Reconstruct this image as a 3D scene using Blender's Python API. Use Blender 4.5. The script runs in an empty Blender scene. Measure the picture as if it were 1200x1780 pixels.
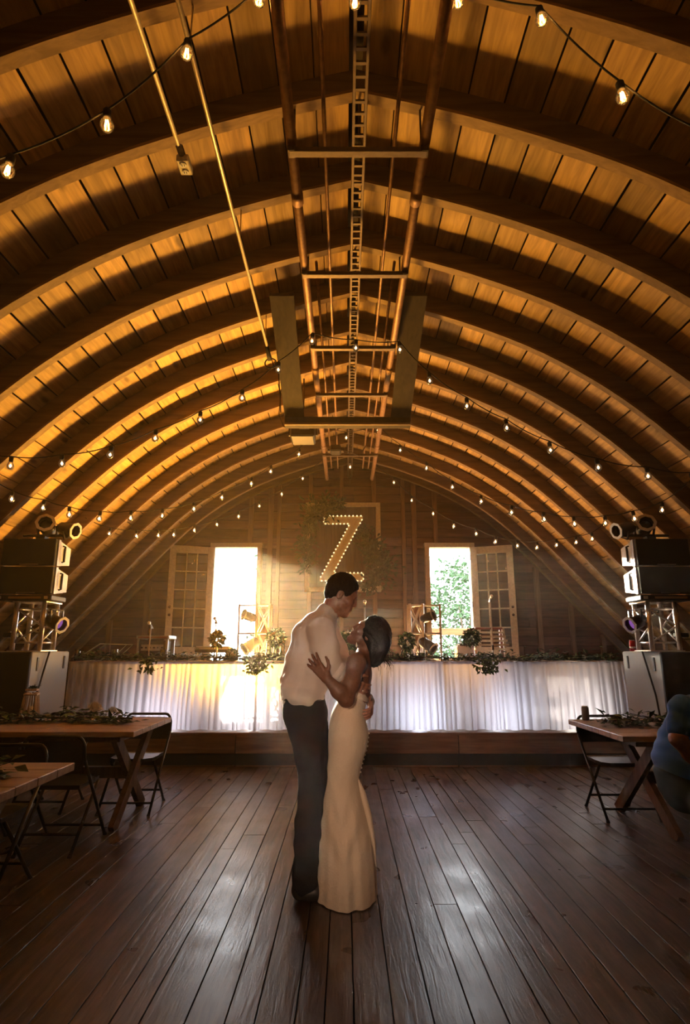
import bpy, bmesh, math, random
import numpy as np
from mathutils import Vector, Matrix
R = random.Random(7)
PI = math.pi
scene = bpy.context.scene
COL = scene.collection

# ------------------------------------------------------------------ camera
F_PX, W_PX, H_PX = 1020.0, 1200.0, 1780.0
CAM_Z = 1.40
TILT = math.atan(240.0 / F_PX)
cam_d = bpy.data.cameras.new('camera')
cam_d.sensor_fit = 'HORIZONTAL'
cam_d.sensor_width = 36.0
cam_d.lens = 36.0 * F_PX / W_PX
cam_d.clip_start = 0.05
cam_d.clip_end = 300
cam = bpy.data.objects.new('camera', cam_d)
COL.objects.link(cam)
cam.location = (0, 0, CAM_Z)
cam.rotation_euler = (PI / 2 + TILT, 0, 0)
scene.camera = cam

# ------------------------------------------------------------------ world, sun, exposure
world = bpy.data.worlds.new('sky')
scene.world = world
world.use_nodes = True
wn = world.node_tree.nodes
wn['Background'].inputs[0].default_value = (0.93, 0.97, 1.0, 1)
wn['Background'].inputs[1].default_value = 13.0
sun_d = bpy.data.lights.new('sun', 'SUN')
sun_d.energy = 26
sun_d.angle = math.radians(1.2)
sun_d.color = (1.0, 0.86, 0.66)
sun = bpy.data.objects.new('sun', sun_d)
COL.objects.link(sun)
SUN_EL, SUN_AZ = math.radians(11), math.radians(15)
sd = Vector((math.sin(SUN_AZ) * math.cos(SUN_EL), -math.cos(SUN_AZ) * math.cos(SUN_EL), -math.sin(SUN_EL)))
sun.rotation_euler = sd.to_track_quat('-Z', 'Y').to_euler()
sun.location = (-8, 25, 10)

vs = scene.view_settings
vs.view_transform = 'Standard'
vs.look = 'None'
vs.gamma = 1
vs.exposure = 0.48
vs.use_curve_mapping = False
scene.cycles.max_bounces = 4
scene.cycles.diffuse_bounces = 2
scene.cycles.glossy_bounces = 3
scene.cycles.use_adaptive_sampling = True
scene.cycles.adaptive_threshold = 0.06
scene.cycles.adaptive_min_samples = 16
scene.cycles.use_light_tree = False
scene.cycles.transparent_max_bounces = 8
scene.cycles.sample_clamp_indirect = 4.0
scene.cycles.caustics_reflective = False
scene.cycles.caustics_refractive = False


def at(px, py, Y):
    """world point seen at photo pixel (px,py) at distance Y along the barn"""
    u = (px - W_PX / 2) / F_PX
    v = (H_PX / 2 - py) / F_PX
    fwd = math.cos(TILT) - v * math.sin(TILT)
    up = math.sin(TILT) + v * math.cos(TILT)
    s = Y / fwd
    return Vector((u * s, Y, CAM_Z + up * s))


def atz(px, py, z):
    """world point seen at photo pixel on the horizontal plane z"""
    p = at(px, py, 1.0)
    k = (z - CAM_Z) / (p.z - CAM_Z)
    return Vector((p.x * k, k, z))


# ------------------------------------------------------------------ mesh helpers
class MB:
    def __init__(s):
        s.v = []
        s.f = []

    def add(s, vs_, fs_):
        o = len(s.v)
        s.v += [tuple(p) for p in vs_]
        s.f += [tuple(i + o for i in f) for f in fs_]
        return s

    def box(s, c, size, rot=None, bevel=0.0):
        x, y, z = [a / 2 for a in size]
        c = Vector(c)
        if bevel > 0:
            b = min(bevel, x * .9, y * .9, z * .9)
            pts = []
            for sz in (-1, 1):
                for (ax, ay, az) in ((x - b, y - b, z), (x, y, z - b)) if sz > 0 else ((x, y, z - b), (x - b, y - b, z)):
                    pass
            rings = [(x - b, y - b, -z), (x, y, -z + b), (x, y, z - b), (x - b, y - b, z)]
            vv = []
            for (ax, ay, az) in rings:
                cx = min(b, ax)
                vv += [(-ax + (b if ax == x else 0), -ay, az), (ax - (b if ax == x else 0), -ay, az),
                       (ax, -ay + (b if ay == y else 0), az), (ax, ay - (b if ay == y else 0), az),
                       (ax - (b if ax == x else 0), ay, az), (-ax + (b if ax == x else 0), ay, az),
                       (-ax, ay - (b if ay == y else 0), az), (-ax, -ay + (b if ay == y else 0), az)]
            ff = [tuple(range(7, -1, -1)), tuple(range(24, 32))]
            for r in range(3):
                for i in range(8):
                    j = (i + 1) % 8
                    ff.append((r * 8 + i, r * 8 + j, r * 8 + 8 + j, r * 8 + 8 + i))
        else:
            vv = [(-x, -y, -z), (x, -y, -z), (x, y, -z), (-x, y, -z), (-x, -y, z), (x, -y, z), (x, y, z), (-x, y, z)]
            ff = [(3, 2, 1, 0), (4, 5, 6, 7), (0, 1, 5, 4), (1, 2, 6, 5), (2, 3, 7, 6), (3, 0, 4, 7)]
        if rot is not None:
            vv = [rot @ Vector(p) for p in vv]
        return s.add([Vector(p) + c for p in vv], ff)

    def bar(s, a, b, w, t, up=(0, 0, 1)):
        """rectangular bar from a to b; w across, t along up"""
        a, b = Vector(a), Vector(b)
        d = (b - a)
        L = d.length
        d.normalize()
        u = Vector(up)
        if abs(d.dot(u)) > .99:
            u = Vector((0, 1, 0))
        x = d.cross(u).normalized()
        u = x.cross(d).normalized()
        m = Matrix((x, d, u)).transposed()
        return s.box((a + b) / 2, (w, L, t), m)

    def tube(s, pts, r, n=8, closed=False, cap=True):
        pts = [Vector(p) for p in pts]
        N = len(pts)
        rr = r if isinstance(r, (list, tuple)) else [r] * N
        o = len(s.v)
        prev = None
        for i, p in enumerate(pts):
            if closed:
                d = pts[(i + 1) % N] - pts[i - 1]
            else:
                d = pts[min(i + 1, N - 1)] - pts[max(i - 1, 0)]
            d.normalize()
            if prev is None:
                u = Vector((0, 0, 1)) if abs(d.z) < .9 else Vector((1, 0, 0))
                prev = d.cross(u).normalized()
            x = (prev - d * prev.dot(d)).normalized()
            prev = x
            y = d.cross(x)
            for k in range(n):
                a = 2 * PI * k / n
                s.v.append(tuple(p + (x * math.cos(a) + y * math.sin(a)) * rr[i]))
        M = N if closed else N - 1
        for i in range(M):
            for k in range(n):
                j = (i + 1) % N
                s.f.append((o + i * n + k, o + i * n + (k + 1) % n, o + j * n + (k + 1) % n, o + j * n + k))
        if cap and not closed:
            s.f.append(tuple(o + k for k in reversed(range(n))))
            s.f.append(tuple(o + (N - 1) * n + k for k in range(n)))
        return s

    def lathe(s, prof, c=(0, 0, 0), n=14, axis=None, cap=True):
        """prof = [(r,z)...] around local z; axis = direction"""
        c = Vector(c)
        m = Matrix.Identity(3)
        if axis is not None:
            m = Vector(axis).to_track_quat('Z', 'Y').to_matrix()
        o = len(s.v)
        for (r, z) in prof:
            for k in range(n):
                a = 2 * PI * k / n
                s.v.append(tuple(c + m @ Vector((r * math.cos(a), r * math.sin(a), z))))
        for i in range(len(prof) - 1):
            for k in range(n):
                s.f.append((o + i * n + k, o + i * n + (k + 1) % n, o + (i + 1) * n + (k + 1) % n, o + (i + 1) * n + k))
        if cap and prof[0][0] > 1e-4:
            s.f.append(tuple(o + k for k in reversed(range(n))))
        if cap and prof[-1][0] > 1e-4:
            s.f.append(tuple(o + (len(prof) - 1) * n + k for k in range(n)))
        return s

    def loft(s, rings, cap=True):
        o = len(s.v)
        n = len(rings[0])
        for r in rings:
            s.v += [tuple(p) for p in r]
        for i in range(len(rings) - 1):
            for k in range(n):
                s.f.append((o + i * n + k, o + i * n + (k + 1) % n, o + (i + 1) * n + (k + 1) % n, o + (i + 1) * n + k))
        if cap:
            s.f.append(tuple(o + k for k in reversed(range(n))))
            s.f.append(tuple(o + (len(rings) - 1) * n + k for k in range(n)))
        return s

    def leaf(s, p, d, n, L, w, bend=.2):
        """a bent leaf: stalk end p, direction d, normal n"""
        p, d, n = Vector(p), Vector(d).normalized(), Vector(n)
        x = d.cross(n)
        if x.length < 1e-4:
            x = d.cross(Vector((.3, .9, .2)))
        x.normalize()
        n = x.cross(d)
        m = p + d * L * .5 + n * L * bend * .5
        e = p + d * L - n * L * bend * .2
        return s.add([p, m + x * w, e, m - x * w, m - n * w * .35], [(0, 4, 1), (4, 2, 1), (0, 3, 4), (4, 3, 2)])

    def mesh(s, name, smooth=False):
        me = bpy.data.meshes.new(name)
        me.from_pydata(s.v, [], s.f)
        if smooth:
            me.polygons.foreach_set('use_smooth', [True] * len(me.polygons))
        me.update()
        return me


def tag(o, label=None, cat=None, group=None, kind=None):
    if label:
        o['label'] = label
    if cat:
        o['category'] = cat
    if group:
        o['group'] = group
    if kind:
        o['kind'] = kind
    return o


def obj(name, mesh, mat=None, parent=None, loc=None, rot=None):
    if isinstance(mesh, MB):
        mesh = mesh.mesh(name)
    o = bpy.data.objects.new(name, mesh)
    COL.objects.link(o)
    if mat is not None and len(mesh.materials) == 0:
        mesh.materials.append(mat)
    if parent is not None:
        o.parent = parent
    if loc is not None:
        o.location = loc
    if rot is not None:
        o.rotation_euler = rot
    return o


def part(name, mb, mat, parent, smooth=False, **k):
    return obj(name, mb.mesh(name, smooth), mat, parent, **k)


def thing(name, label, cat, loc=(0, 0, 0), rz=0.0, group=None, kind=None):
    o = bpy.data.objects.new(name, None)
    COL.objects.link(o)
    o.empty_display_size = .1
    o.location = loc
    o.rotation_euler = (0, 0, rz)
    return tag(o, label, cat, group, kind)


def children_of(o):
    return [c for c in bpy.data.objects if c.parent == o]


def copy_tree(o, parent=None):
    c = o.copy()
    COL.objects.link(c)
    if parent is not None:
        c.parent = parent
    for ch in children_of(o):
        copy_tree(ch, c)
    return c


# ------------------------------------------------------------------ materials
def new_mat(name):
    m = bpy.data.materials.new(name)
    m.use_nodes = True
    nt = m.node_tree
    return m, nt, nt.nodes, nt.links, nt.nodes['Principled BSDF']


def plain(name, col, rough=.6, metal=0.0, bump=0.0, bscale=60, var=0.0, spec=.5, **kw):
    m, nt, N, L, b = new_mat(name)
    b.inputs['Base Color'].default_value = (*col, 1)
    b.inputs['Roughness'].default_value = rough
    b.inputs['Metallic'].default_value = metal
    b.inputs['Specular IOR Level'].default_value = spec
    for k, v in kw.items():
        b.inputs[k.replace('_', ' ')].default_value = v
    tc = N.new('ShaderNodeTexCoord')
    nz = N.new('ShaderNodeTexNoise')
    nz.inputs['Scale'].default_value = bscale
    nz.inputs['Detail'].default_value = 2
    L.new(tc.outputs['Object'], nz.inputs['Vector'])
    if bump > 0:
        bp = N.new('ShaderNodeBump')
        bp.inputs['Strength'].default_value = bump
        bp.inputs['Distance'].default_value = .01
        L.new(nz.outputs['Fac'], bp.inputs['Height'])
        L.new(bp.outputs['Normal'], b.inputs['Normal'])
    v = max(var, .12)
    mr = N.new('ShaderNodeMapRange')
    mr.inputs['From Min'].default_value = .3
    mr.inputs['From Max'].default_value = .7
    mr.inputs['To Min'].default_value = 1 - v
    mr.inputs['To Max'].default_value = 1 + v
    L.new(nz.outputs['Fac'], mr.inputs['Value'])
    hs = N.new('ShaderNodeHueSaturation')
    hs.inputs['Color'].default_value = (*col, 1)
    L.new(mr.outputs['Result'], hs.inputs['Value'])
    L.new(hs.outputs['Color'], b.inputs['Base Color'])
    return m


def wood(name, dark, light, axis='Y', scale=1.0, rough=.6, knots=.5, var=.25, bump=.25, stain=0.0, rough_var=0.0, spec=.4, knot_r=1.0):
    m, nt, N, L, b = new_mat(name)
    tc = N.new('ShaderNodeTexCoord')
    oi = N.new('ShaderNodeObjectInfo')
    mul = N.new('ShaderNodeMath')
    mul.operation = 'MULTIPLY'
    mul.inputs[1].default_value = 37.0
    L.new(oi.outputs['Random'], mul.inputs[0])
    add = N.new('ShaderNodeVectorMath')
    add.operation = 'ADD'
    L.new(tc.outputs['Object'], add.inputs[0])
    L.new(mul.outputs[0], add.inputs[1])
    mp = N.new('ShaderNodeMapping')
    sc = {'X': (1.2, 14, 14), 'Y': (14, 1.2, 14), 'Z': (14, 14, 1.2)}[axis]
    mp.inputs['Scale'].default_value = [a * scale for a in sc]
    L.new(add.outputs[0], mp.inputs['Vector'])
    nz = N.new('ShaderNodeTexNoise')
    nz.inputs['Scale'].default_value = 1.6
    nz.inputs['Detail'].default_value = 3.5
    nz.inputs['Roughness'].default_value = .62
    nz.inputs['Distortion'].default_value = .6
    L.new(mp.outputs[0], nz.inputs['Vector'])
    cr = N.new('ShaderNodeValToRGB')
    cr.color_ramp.elements[0].position = .3
    cr.color_ramp.elements[0].color = (*dark, 1)
    cr.color_ramp.elements[1].position = .68
    cr.color_ramp.elements[1].color = (*light, 1)
    L.new(nz.outputs['Fac'], cr.inputs['Fac'])
    last = cr.outputs['Color']
    if knots > 0:
        mk = N.new('ShaderNodeMapping')
        ks = {'X': (1.6, 4, 4), 'Y': (4, 1.6, 4), 'Z': (4, 4, 1.6)}[axis]
        mk.inputs['Scale'].default_value = [a * scale for a in ks]
        L.new(add.outputs[0], mk.inputs['Vector'])
        vo = N.new('ShaderNodeTexVoronoi')
        vo.inputs['Scale'].default_value = 1.0
        L.new(mk.outputs[0], vo.inputs['Vector'])
        kr = N.new('ShaderNodeMapRange')
        kr.inputs['From Min'].default_value = .05 * knot_r
        kr.inputs['From Max'].default_value = .17 * knot_r
        kr.interpolation_type = 'SMOOTHSTEP'
        kr.inputs['To Min'].default_value = knots
        kr.inputs['To Max'].default_value = 0
        L.new(vo.outputs['Distance'], kr.inputs['Value'])
        mx = N.new('ShaderNodeMixRGB')
        mx.inputs['Color2'].default_value = (dark[0] * .25, dark[1] * .22, dark[2] * .2, 1)
        L.new(kr.outputs[0], mx.inputs['Fac'])
        L.new(last, mx.inputs['Color1'])
        last = mx.outputs['Color']
    if stain > 0:
        ns = N.new('ShaderNodeTexNoise')
        ns.inputs['Scale'].default_value = 2.3
        ns.inputs['Detail'].default_value = 2
        L.new(add.outputs[0], ns.inputs['Vector'])
        sr = N.new('ShaderNodeMapRange')
        sr.interpolation_type = 'SMOOTHSTEP'
        sr.inputs['From Min'].default_value = .45
        sr.inputs['From Max'].default_value = .85
        sr.inputs['To Max'].default_value = stain
        L.new(ns.outputs['Fac'], sr.inputs['Value'])
        mx = N.new('ShaderNodeMixRGB')
        mx.inputs['Color2'].default_value = (dark[0] * .3, dark[1] * .28, dark[2] * .28, 1)
        L.new(sr.outputs[0], mx.inputs['Fac'])
        L.new(last, mx.inputs['Color1'])
        last = mx.outputs['Color']
    hs = N.new('ShaderNodeHueSaturation')
    mr = N.new('ShaderNodeMapRange')
    mr.inputs['To Min'].default_value = 1 - var
    mr.inputs['To Max'].default_value = 1 + var
    L.new(oi.outputs['Random'], mr.inputs['Value'])
    L.new(mr.outputs[0], hs.inputs['Value'])
    L.new(last, hs.inputs['Color'])
    L.new(hs.outputs['Color'], b.inputs['Base Color'])
    b.inputs['Roughness'].default_value = rough
    b.inputs['Specular IOR Level'].default_value = spec
    if rough_var > 0:
        rn = N.new('ShaderNodeTexNoise')
        rn.inputs['Scale'].default_value = 3.5
        rn.inputs['Detail'].default_value = 2
        L.new(add.outputs[0], rn.inputs['Vector'])
        rr = N.new('ShaderNodeMapRange')
        rr.inputs['From Min'].default_value = .2
        rr.inputs['From Max'].default_value = .8
        rr.inputs['To Min'].default_value = rough - rough_var
        rr.inputs['To Max'].default_value = rough + rough_var
        L.new(rn.outputs['Fac'], rr.inputs['Value'])
        L.new(rr.outputs[0], b.inputs['Roughness'])
    if bump > .26:
        bp = N.new('ShaderNodeBump')
        bp.inputs['Strength'].default_value = bump
        bp.inputs['Distance'].default_value = .006
        L.new(nz.outputs['Fac'], bp.inputs['Height'])
        L.new(bp.outputs['Normal'], b.inputs['Normal'])
    return m


def emit(name, col, strength):
    m, nt, N, L, b = new_mat(name)
    N.remove(b)
    e = N.new('ShaderNodeEmission')
    e.inputs[0].default_value = (*col, 1)
    e.inputs[1].default_value = strength
    L.new(e.outputs[0], N['Material Output'].inputs['Surface'])
    return m


def glassy(name, col, gloss=.12, rough=.05, base=None):
    """thin clear glass: mostly transparent with a Fresnel sheen"""
    m, nt, N, L, b = new_mat(name)
    tr = N.new('ShaderNodeBsdfTransparent')
    tr.inputs[0].default_value = (*col, 1)
    gl = N.new('ShaderNodeBsdfGlossy')
    gl.inputs['Roughness'].default_value = rough
    fr = N.new('ShaderNodeFresnel')
    fr.inputs['IOR'].default_value = 1.5
    ad = N.new('ShaderNodeMath')
    ad.operation = 'ADD'
    ad.inputs[1].default_value = gloss
    L.new(fr.outputs[0], ad.inputs[0])
    mx = N.new('ShaderNodeMixShader')
    L.new(ad.outputs[0], mx.inputs[0])
    L.new(tr.outputs[0], mx.inputs[1])
    L.new(gl.outputs[0], mx.inputs[2])
    L.new(mx.outputs[0], N['Material Output'].inputs['Surface'])
    return m


def cloth(name, col, trans=.5, rough=.9, bump=.15, bscale=220):
    m, nt, N, L, b = new_mat(name)
    b.inputs['Base Color'].default_value = (*col, 1)
    b.inputs['Roughness'].default_value = rough
    b.inputs['Specular IOR Level'].default_value = .2
    b.inputs['Sheen Weight'].default_value = .25
    tc = N.new('ShaderNodeTexCoord')
    nz = N.new('ShaderNodeTexNoise')
    nz.inputs['Scale'].default_value = bscale
    L.new(tc.outputs['Object'], nz.inputs['Vector'])
    bp = N.new('ShaderNodeBump')
    bp.inputs['Strength'].default_value = bump
    bp.inputs['Distance'].default_value = .004
    L.new(nz.outputs['Fac'], bp.inputs['Height'])
    L.new(bp.outputs['Normal'], b.inputs['Normal'])
    if trans > 0:
        tl = N.new('ShaderNodeBsdfTranslucent')
        tl.inputs[0].default_value = (*col, 1)
        mx = N.new('ShaderNodeMixShader')
        mx.inputs[0].default_value = trans
        L.new(b.outputs[0], mx.inputs[1])
        L.new(tl.outputs[0], mx.inputs[2])
        L.new(mx.outputs[0], N['Material Output'].inputs['Surface'])
    return m


M = {}
M['roof'] = wood('roof_board_pine', (.34, .20, .07), (.62, .39, .14), 'Y', 1.0, .65, .75, .3, .3, stain=.45)
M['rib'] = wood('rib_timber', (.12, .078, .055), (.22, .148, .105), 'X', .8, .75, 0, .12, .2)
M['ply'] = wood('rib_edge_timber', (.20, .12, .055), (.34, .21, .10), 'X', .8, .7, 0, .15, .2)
M['dark_timber'] = wood('dark_frame_timber', (.022, .013, .009), (.045, .028, .018), 'Y', 1, .85, .2, .1, .2)
M['shell'] = wood('dark_roof_deck', (.03, .02, .014), (.06, .04, .026), 'Y', 1, .9, 0, 0, .1)
M['floor'] = wood('worn_floor_plank', (.036, .026, .020), (.15, .105, .078), 'Y', 1.1, .33, .5, .24, .4, stain=.5, rough_var=.09, spec=.45, knot_r=.6)
M['floor_base'] = plain('dark_subfloor', (.012, .009, .007), .9)
M['wall'] = wood('red_brown_wall_board', (.10, .042, .028), (.20, .088, .056), 'X', 1, .75, .3, .25, .25)
M['stud'] = wood('wall_stud_timber', (.17, .085, .05), (.33, .17, .10), 'Z', 1, .75, .3, .2, .25)
M['stage'] = wood('stage_timber', (.11, .06, .035), (.22, .125, .075), 'X', 1, .7, .4, .2, .3)
M['white_paint'] = plain('cream_painted_wood', (.72, .62, .46), .5, 0, .08, 30)
M['glass'] = glassy('window_glass', (.93, .96, .95), .03)
M['clear_glass'] = glassy('clear_vase_glass', (.9, .93, .92), .06)
M['knob'] = plain('dark_bronze_metal', (.10, .07, .05), .35, .9)
M['black'] = plain('black_paint', (.012, .011, .011), .55)
M['grille'] = plain('black_speaker_grille', (.010, .010, .010), .7, 0, .5, 400)
M['grey_panel'] = plain('light_grey_cabinet_paint', (.62, .60, .60), .5, 0, .1, 90)
M['sub_panel'] = plain('grey_textured_cabinet_paint', (.36, .37, .34), .6, 0, .2, 120)
M['alu'] = plain('brushed_aluminium', (.78, .74, .70), .35, .85)
M['steel'] = plain('dull_steel', (.42, .38, .35), .45, .8)
M['iron'] = plain('dark_iron', (.10, .065, .045), .55, .5, .2, 40)
M['pipe'] = plain('brown_painted_pipe', (.28, .15, .085), .5, .35, .15, 25, .25)
M['conduit'] = plain('galvanised_conduit', (.62, .50, .34), .4, .6)
M['plastic'] = plain('cream_plastic', (.70, .62, .45), .5)
M['cord'] = plain('black_rubber_cord', (.012, .010, .009), .7)
M['skirt'] = cloth('white_sheer_table_skirt', (.86, .84, .90), .68)
M['linen'] = cloth('pale_pink_tablecloth', (.62, .50, .45), .30)
M['leaf'] = plain('dark_green_leaf', (.028, .060, .020), .5, 0, 0, 20, .35)
M['leaf2'] = plain('light_green_leaf', (.14, .24, .08), .5, 0, 0, 20, .3)
M['sage'] = plain('grey_green_leaf', (.09, .12, .07), .6, 0, 0, 20, .3)
M['petal'] = plain('cream_petal', (.80, .72, .52), .6)
M['farm'] = wood('farm_table_pine', (.36, .23, .13), (.60, .41, .25), 'X', 1, .36, .5, .12, .25)
M['farm_leg'] = wood('farm_table_leg_timber', (.12, .065, .036), (.22, .125, .07), 'Z', 1, .6, .3, .1, .25)
M['lantern'] = wood('pale_lantern_wood', (.45, .32, .18), (.68, .52, .32), 'Z', 2, .6, .1, .1, .2)
M['chair_metal'] = plain('dark_painted_steel', (.035, .030, .028), .35, .5)
M['chair_seat'] = plain('dark_grey_steel_seat', (.09, .085, .085), .28, .6)
M['lamp_black'] = plain('black_lamp_housing', (.045, .035, .032), .45, .4)
M['lens'] = plain('smoky_lens', (.03, .026, .025), .2, .0)
M['purple_lens'] = emit('purple_lamp_lens', (.45, .16, .62), .35)
M['red_can'] = plain('red_drink_can', (.55, .03, .03), .3, .4)
M['tin_can'] = plain('dull_tin_can', (.11, .09, .085), .4, .6)
M['marquee'] = plain('cream_letter_face', (.80, .62, .34), .6)
M['marquee_bulb'] = emit('marquee_bulb_glow', (1.0, .72, .32), 1.6)
M['panel_dark'] = wood('dark_sign_board', (.055, .036, .022), (.12, .075, .045), 'Z', 1, .8, .3, .25, .3)
M['filament'] = emit('amber_filament', (1.0, .56, .24), 85.0)
M['filament_far'] = emit('pale_filament', (1.0, .72, .42), 5.0)
M['filament_gable'] = emit('gable_filament', (1.0, .62, .30), 16.0)
M['amber_glass'] = glassy('amber_bulb_glass', (1.0, .74, .30), .03, .15)
M['pale_glass'] = glassy('clear_bulb_glass', (1.0, .93, .82), .12, .15)
M['skin_m'] = plain('tan_skin', (.38, .185, .11), .5, 0, .05, 80)
M['skin_f'] = plain('bronzed_skin', (.21, .098, .058), .48, 0, .05, 80)
M['hair_m'] = plain('short_brown_hair', (.030, .018, .012), .7, 0, .6, 160, 0, .2)
M['hair_f'] = plain('dark_brown_hair', (.011, .007, .006), .62, 0, .5, 90, 0, .2)
M['shirt'] = cloth('white_cotton_shirt', (.80, .72, .66), .14, .85, .2, 60)
M['trousers'] = plain('navy_trouser_cloth', (.014, .013, .018), .9, 0, .2, 200, 0, .08)
M['shoe'] = plain('black_leather', (.02, .016, .014), .4)
M['lace'] = cloth('ivory_lace', (.78, .66, .50), .10, .85, .9, 95)
M['button'] = plain('pearl_button', (.85, .78, .68), .25)
M['blue'] = cloth('blue_tee_shirt', (.035, .16, .62), .08, .85, .2, 90)
M['jeans'] = plain('dark_blue_denim', (.012, .03, .045), .85, 0, .2, 200)
M['lawn'] = plain('lawn_green', (.10, .17, .07), .9, 0, 0, 2, .2)
M['tree_leaf'] = plain('tree_green_leaf', (.045, .10, .04), .7, 0, 0, 3, .3)
M['bark'] = plain('tree_bark', (.09, .06, .04), .9, 0, .5, 10)
M['deck_rail'] = wood('orange_deck_timber', (.42, .17, .07), (.62, .28, .12), 'X', 1, .7, .2, .1, .2)
M['amp'] = plain('black_amplifier_vinyl', (.022, .020, .02), .6, 0, .3, 200)
M['red_trim'] = plain('dull_red_paint', (.28, .07, .045), .5)
M['white_gear'] = plain('white_gear_plastic', (.75, .73, .72), .5)

XC = 0.07          # ridge line of the barn, a touch right of the camera
WALL_Y = 10.90
STAGE_Y, STAGE_Z = 7.68, 0.40
BACK_Y = -5.0

# ------------------------------------------------------------------ barn profile (half arch, inner face of the ribs)
_raw = [(0, 4.93), (.5, 4.80), (.95, 4.66), (1.45, 4.47), (1.9, 4.26), (2.4, 3.95), (2.8, 3.63), (3.15, 3.29), (3.5, 2.92),
        (3.85, 2.53), (4.2, 2.14), (4.6, 1.72), (5.0, 1.28), (5.4, .75), (5.75, .2), (5.9, -.15)]


def smooth_curve(pts, it=3):
    p = [Vector((a, b)) for a, b in pts]
    for _ in range(it):
        q = [p[0]]
        for a, b in zip(p[:-1], p[1:]):
            q += [a * .75 + b * .25, a * .25 + b * .75]
        q.append(p[-1])
        p = q
    return p


_c = smooth_curve(_raw)
_s = [0.0]
for a, b in zip(_c[:-1], _c[1:]):
    _s.append(_s[-1] + (b - a).length)
ARC = _s[-1]
_sx = np.array([p.x for p in _c])
_sz = np.array([p.y for p in _c])
_ss = np.array(_s)


def prof(s):
    """point and outward normal at arc length s from the ridge (right half)"""
    x = float(np.interp(s, _ss, _sx))
    z = float(np.interp(s, _ss, _sz))
    e = .06
    x0, x1 = float(np.interp(max(s - e, 0), _ss, _sx)), float(np.interp(min(s + e, ARC), _ss, _sx))
    z0, z1 = float(np.interp(max(s - e, 0), _ss, _sz)), float(np.interp(min(s + e, ARC), _ss, _sz))
    t = Vector((x1 - x0, z1 - z0)).normalized()
    return Vector((x, z)), Vector((-t.y, t.x)) if -t.y > 0 else Vector((t.y, -t.x)), t


def arch_z(x):
    return float(np.interp(abs(x - XC), _sx, _sz))


def arch_x(z):
    return float(np.interp(-z, -_sz, _sx))


def out_pt(s, off, side):
    p, n, t = prof(s)
    q = p + n * off
    if s < 1e-6:
        q = Vector((0, p.y + off * 1.03))
    return Vector((XC + side * max(q.x, 0), q.y))


# ------------------------------------------------------------------ structure: floor
floor = tag(part('floor', MB().box((0, 3.0, -.06), (14, 16.5, .06)), M['floor_base'], None),
            'dark worn plank floor of the barn loft', 'floor', kind='structure')
plank_meshes = {}
x = -5.9
FL0, FL1 = 1.6, 7.95
while x < 5.9:
    w = R.choice([.115, .135, .135, .155, .155, .175])
    y = FL0 - R.random() * 1.5
    while y < FL1:
        L = R.choice([3.6, 4.4, 5.2, 6.0])
        if y + L > FL1 - .6:
            L = FL1 - y + .05
        if L > .2:
            key = (w, round(L, 1))
            L = round(L, 1)
            if key not in plank_meshes:
                me = MB().box((0, 0, 0), (w - .0055, L - .004, .03), None, .0012).mesh('plank')
                plank_meshes[key] = me
            o = obj('plank', plank_meshes[key], M['floor'], floor, (x + w / 2, y + L / 2, -.015 + R.uniform(-.0010, .0010)))
            o.rotation_euler = (0, R.uniform(-.003, .003), 0)
        y += L
    x += w

# roof: outer shell, boards, ribs
sh = MB()
ns = 40
for side in (-1, 1):
    pts = [out_pt(ARC * i / ns, .26, side) for i in range(ns + 1)]
    for a, b in zip(pts[:-1], pts[1:]):
        sh.add([(a.x, BACK_Y, a.y), (b.x, BACK_Y, b.y), (b.x, WALL_Y + .3, b.y), (a.x, WALL_Y + .3, a.y)], [(0, 1, 2, 3)])
ceiling = tag(part('ceiling', sh, M['shell'], None), 'arched barn roof of pine boards over curved timber ribs', 'ceiling', kind='structure')

BW = .235
RIB_D = .16
roof_meshes = {}


def roof_board_mesh(L):
    if L not in roof_meshes:
        roof_meshes[L] = MB().box((0, 0, 0), (BW - .007, L - .006, .022), None, .002).mesh('roof_board')
    return roof_meshes[L]


RIB0, RIBS = 3.10, .73
nb = int(ARC / BW) + 1
for side in (-1, 1):
    for i in range(nb):
        s = (i + .5) * BW
        if s > ARC:
            continue
        p, n, t = prof(s)
        q = p + n * (RIB_D + .014)
        ang = math.atan2(t.y, t.x)
        # lengths break on the ribs, staggered
        k0 = R.choice([2, 3, 4])
        k1 = k0 + R.choice([4, 5])
        cuts = [RIB0 - 5 * RIBS, RIB0 + k0 * RIBS, RIB0 + k1 * RIBS, WALL_Y + .12]
        for a, b in zip(cuts[:-1], cuts[1:]):
            L = round(b - a, 2)
            o = obj('roof_board', roof_board_mesh(L), M['roof'], ceiling, (XC + side * q.x, (a + b) / 2, q.y))
            flip = R.random() < .5
            tilt_ = -ang * side + R.uniform(-.012, .012)
            o.rotation_euler = (0, -tilt_, PI) if flip else (0, tilt_, 0)

# one rib, its two bent halves meeting at the ridge
rb = MB()
pl = MB()
NR = 44
for side in (-1, 1):
    ra, rp = [], []
    for i in range(NR + 1):
        s = ARC * i / NR
        a, b, c = out_pt(s, 0, side), out_pt(s, RIB_D, side), out_pt(s, -.022, side)
        hw, hp = .030, .038
        ra.append([(a.x, -hw, a.y), (a.x, hw, a.y), (b.x, hw, b.y), (b.x, -hw, b.y)])
        rp.append([(c.x, -hp, c.y), (c.x, hp, c.y), (a.x, hp, a.y), (a.x, -hp, a.y)])
    rb.loft(ra)
    pl.loft(rp)
rib_me, ply_me = rb.mesh('rib'), pl.mesh('rib_edge')
k = -5
while RIB0 + k * RIBS < WALL_Y - .1:
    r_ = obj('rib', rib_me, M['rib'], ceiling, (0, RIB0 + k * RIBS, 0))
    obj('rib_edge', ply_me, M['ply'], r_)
    k += 1
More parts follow.
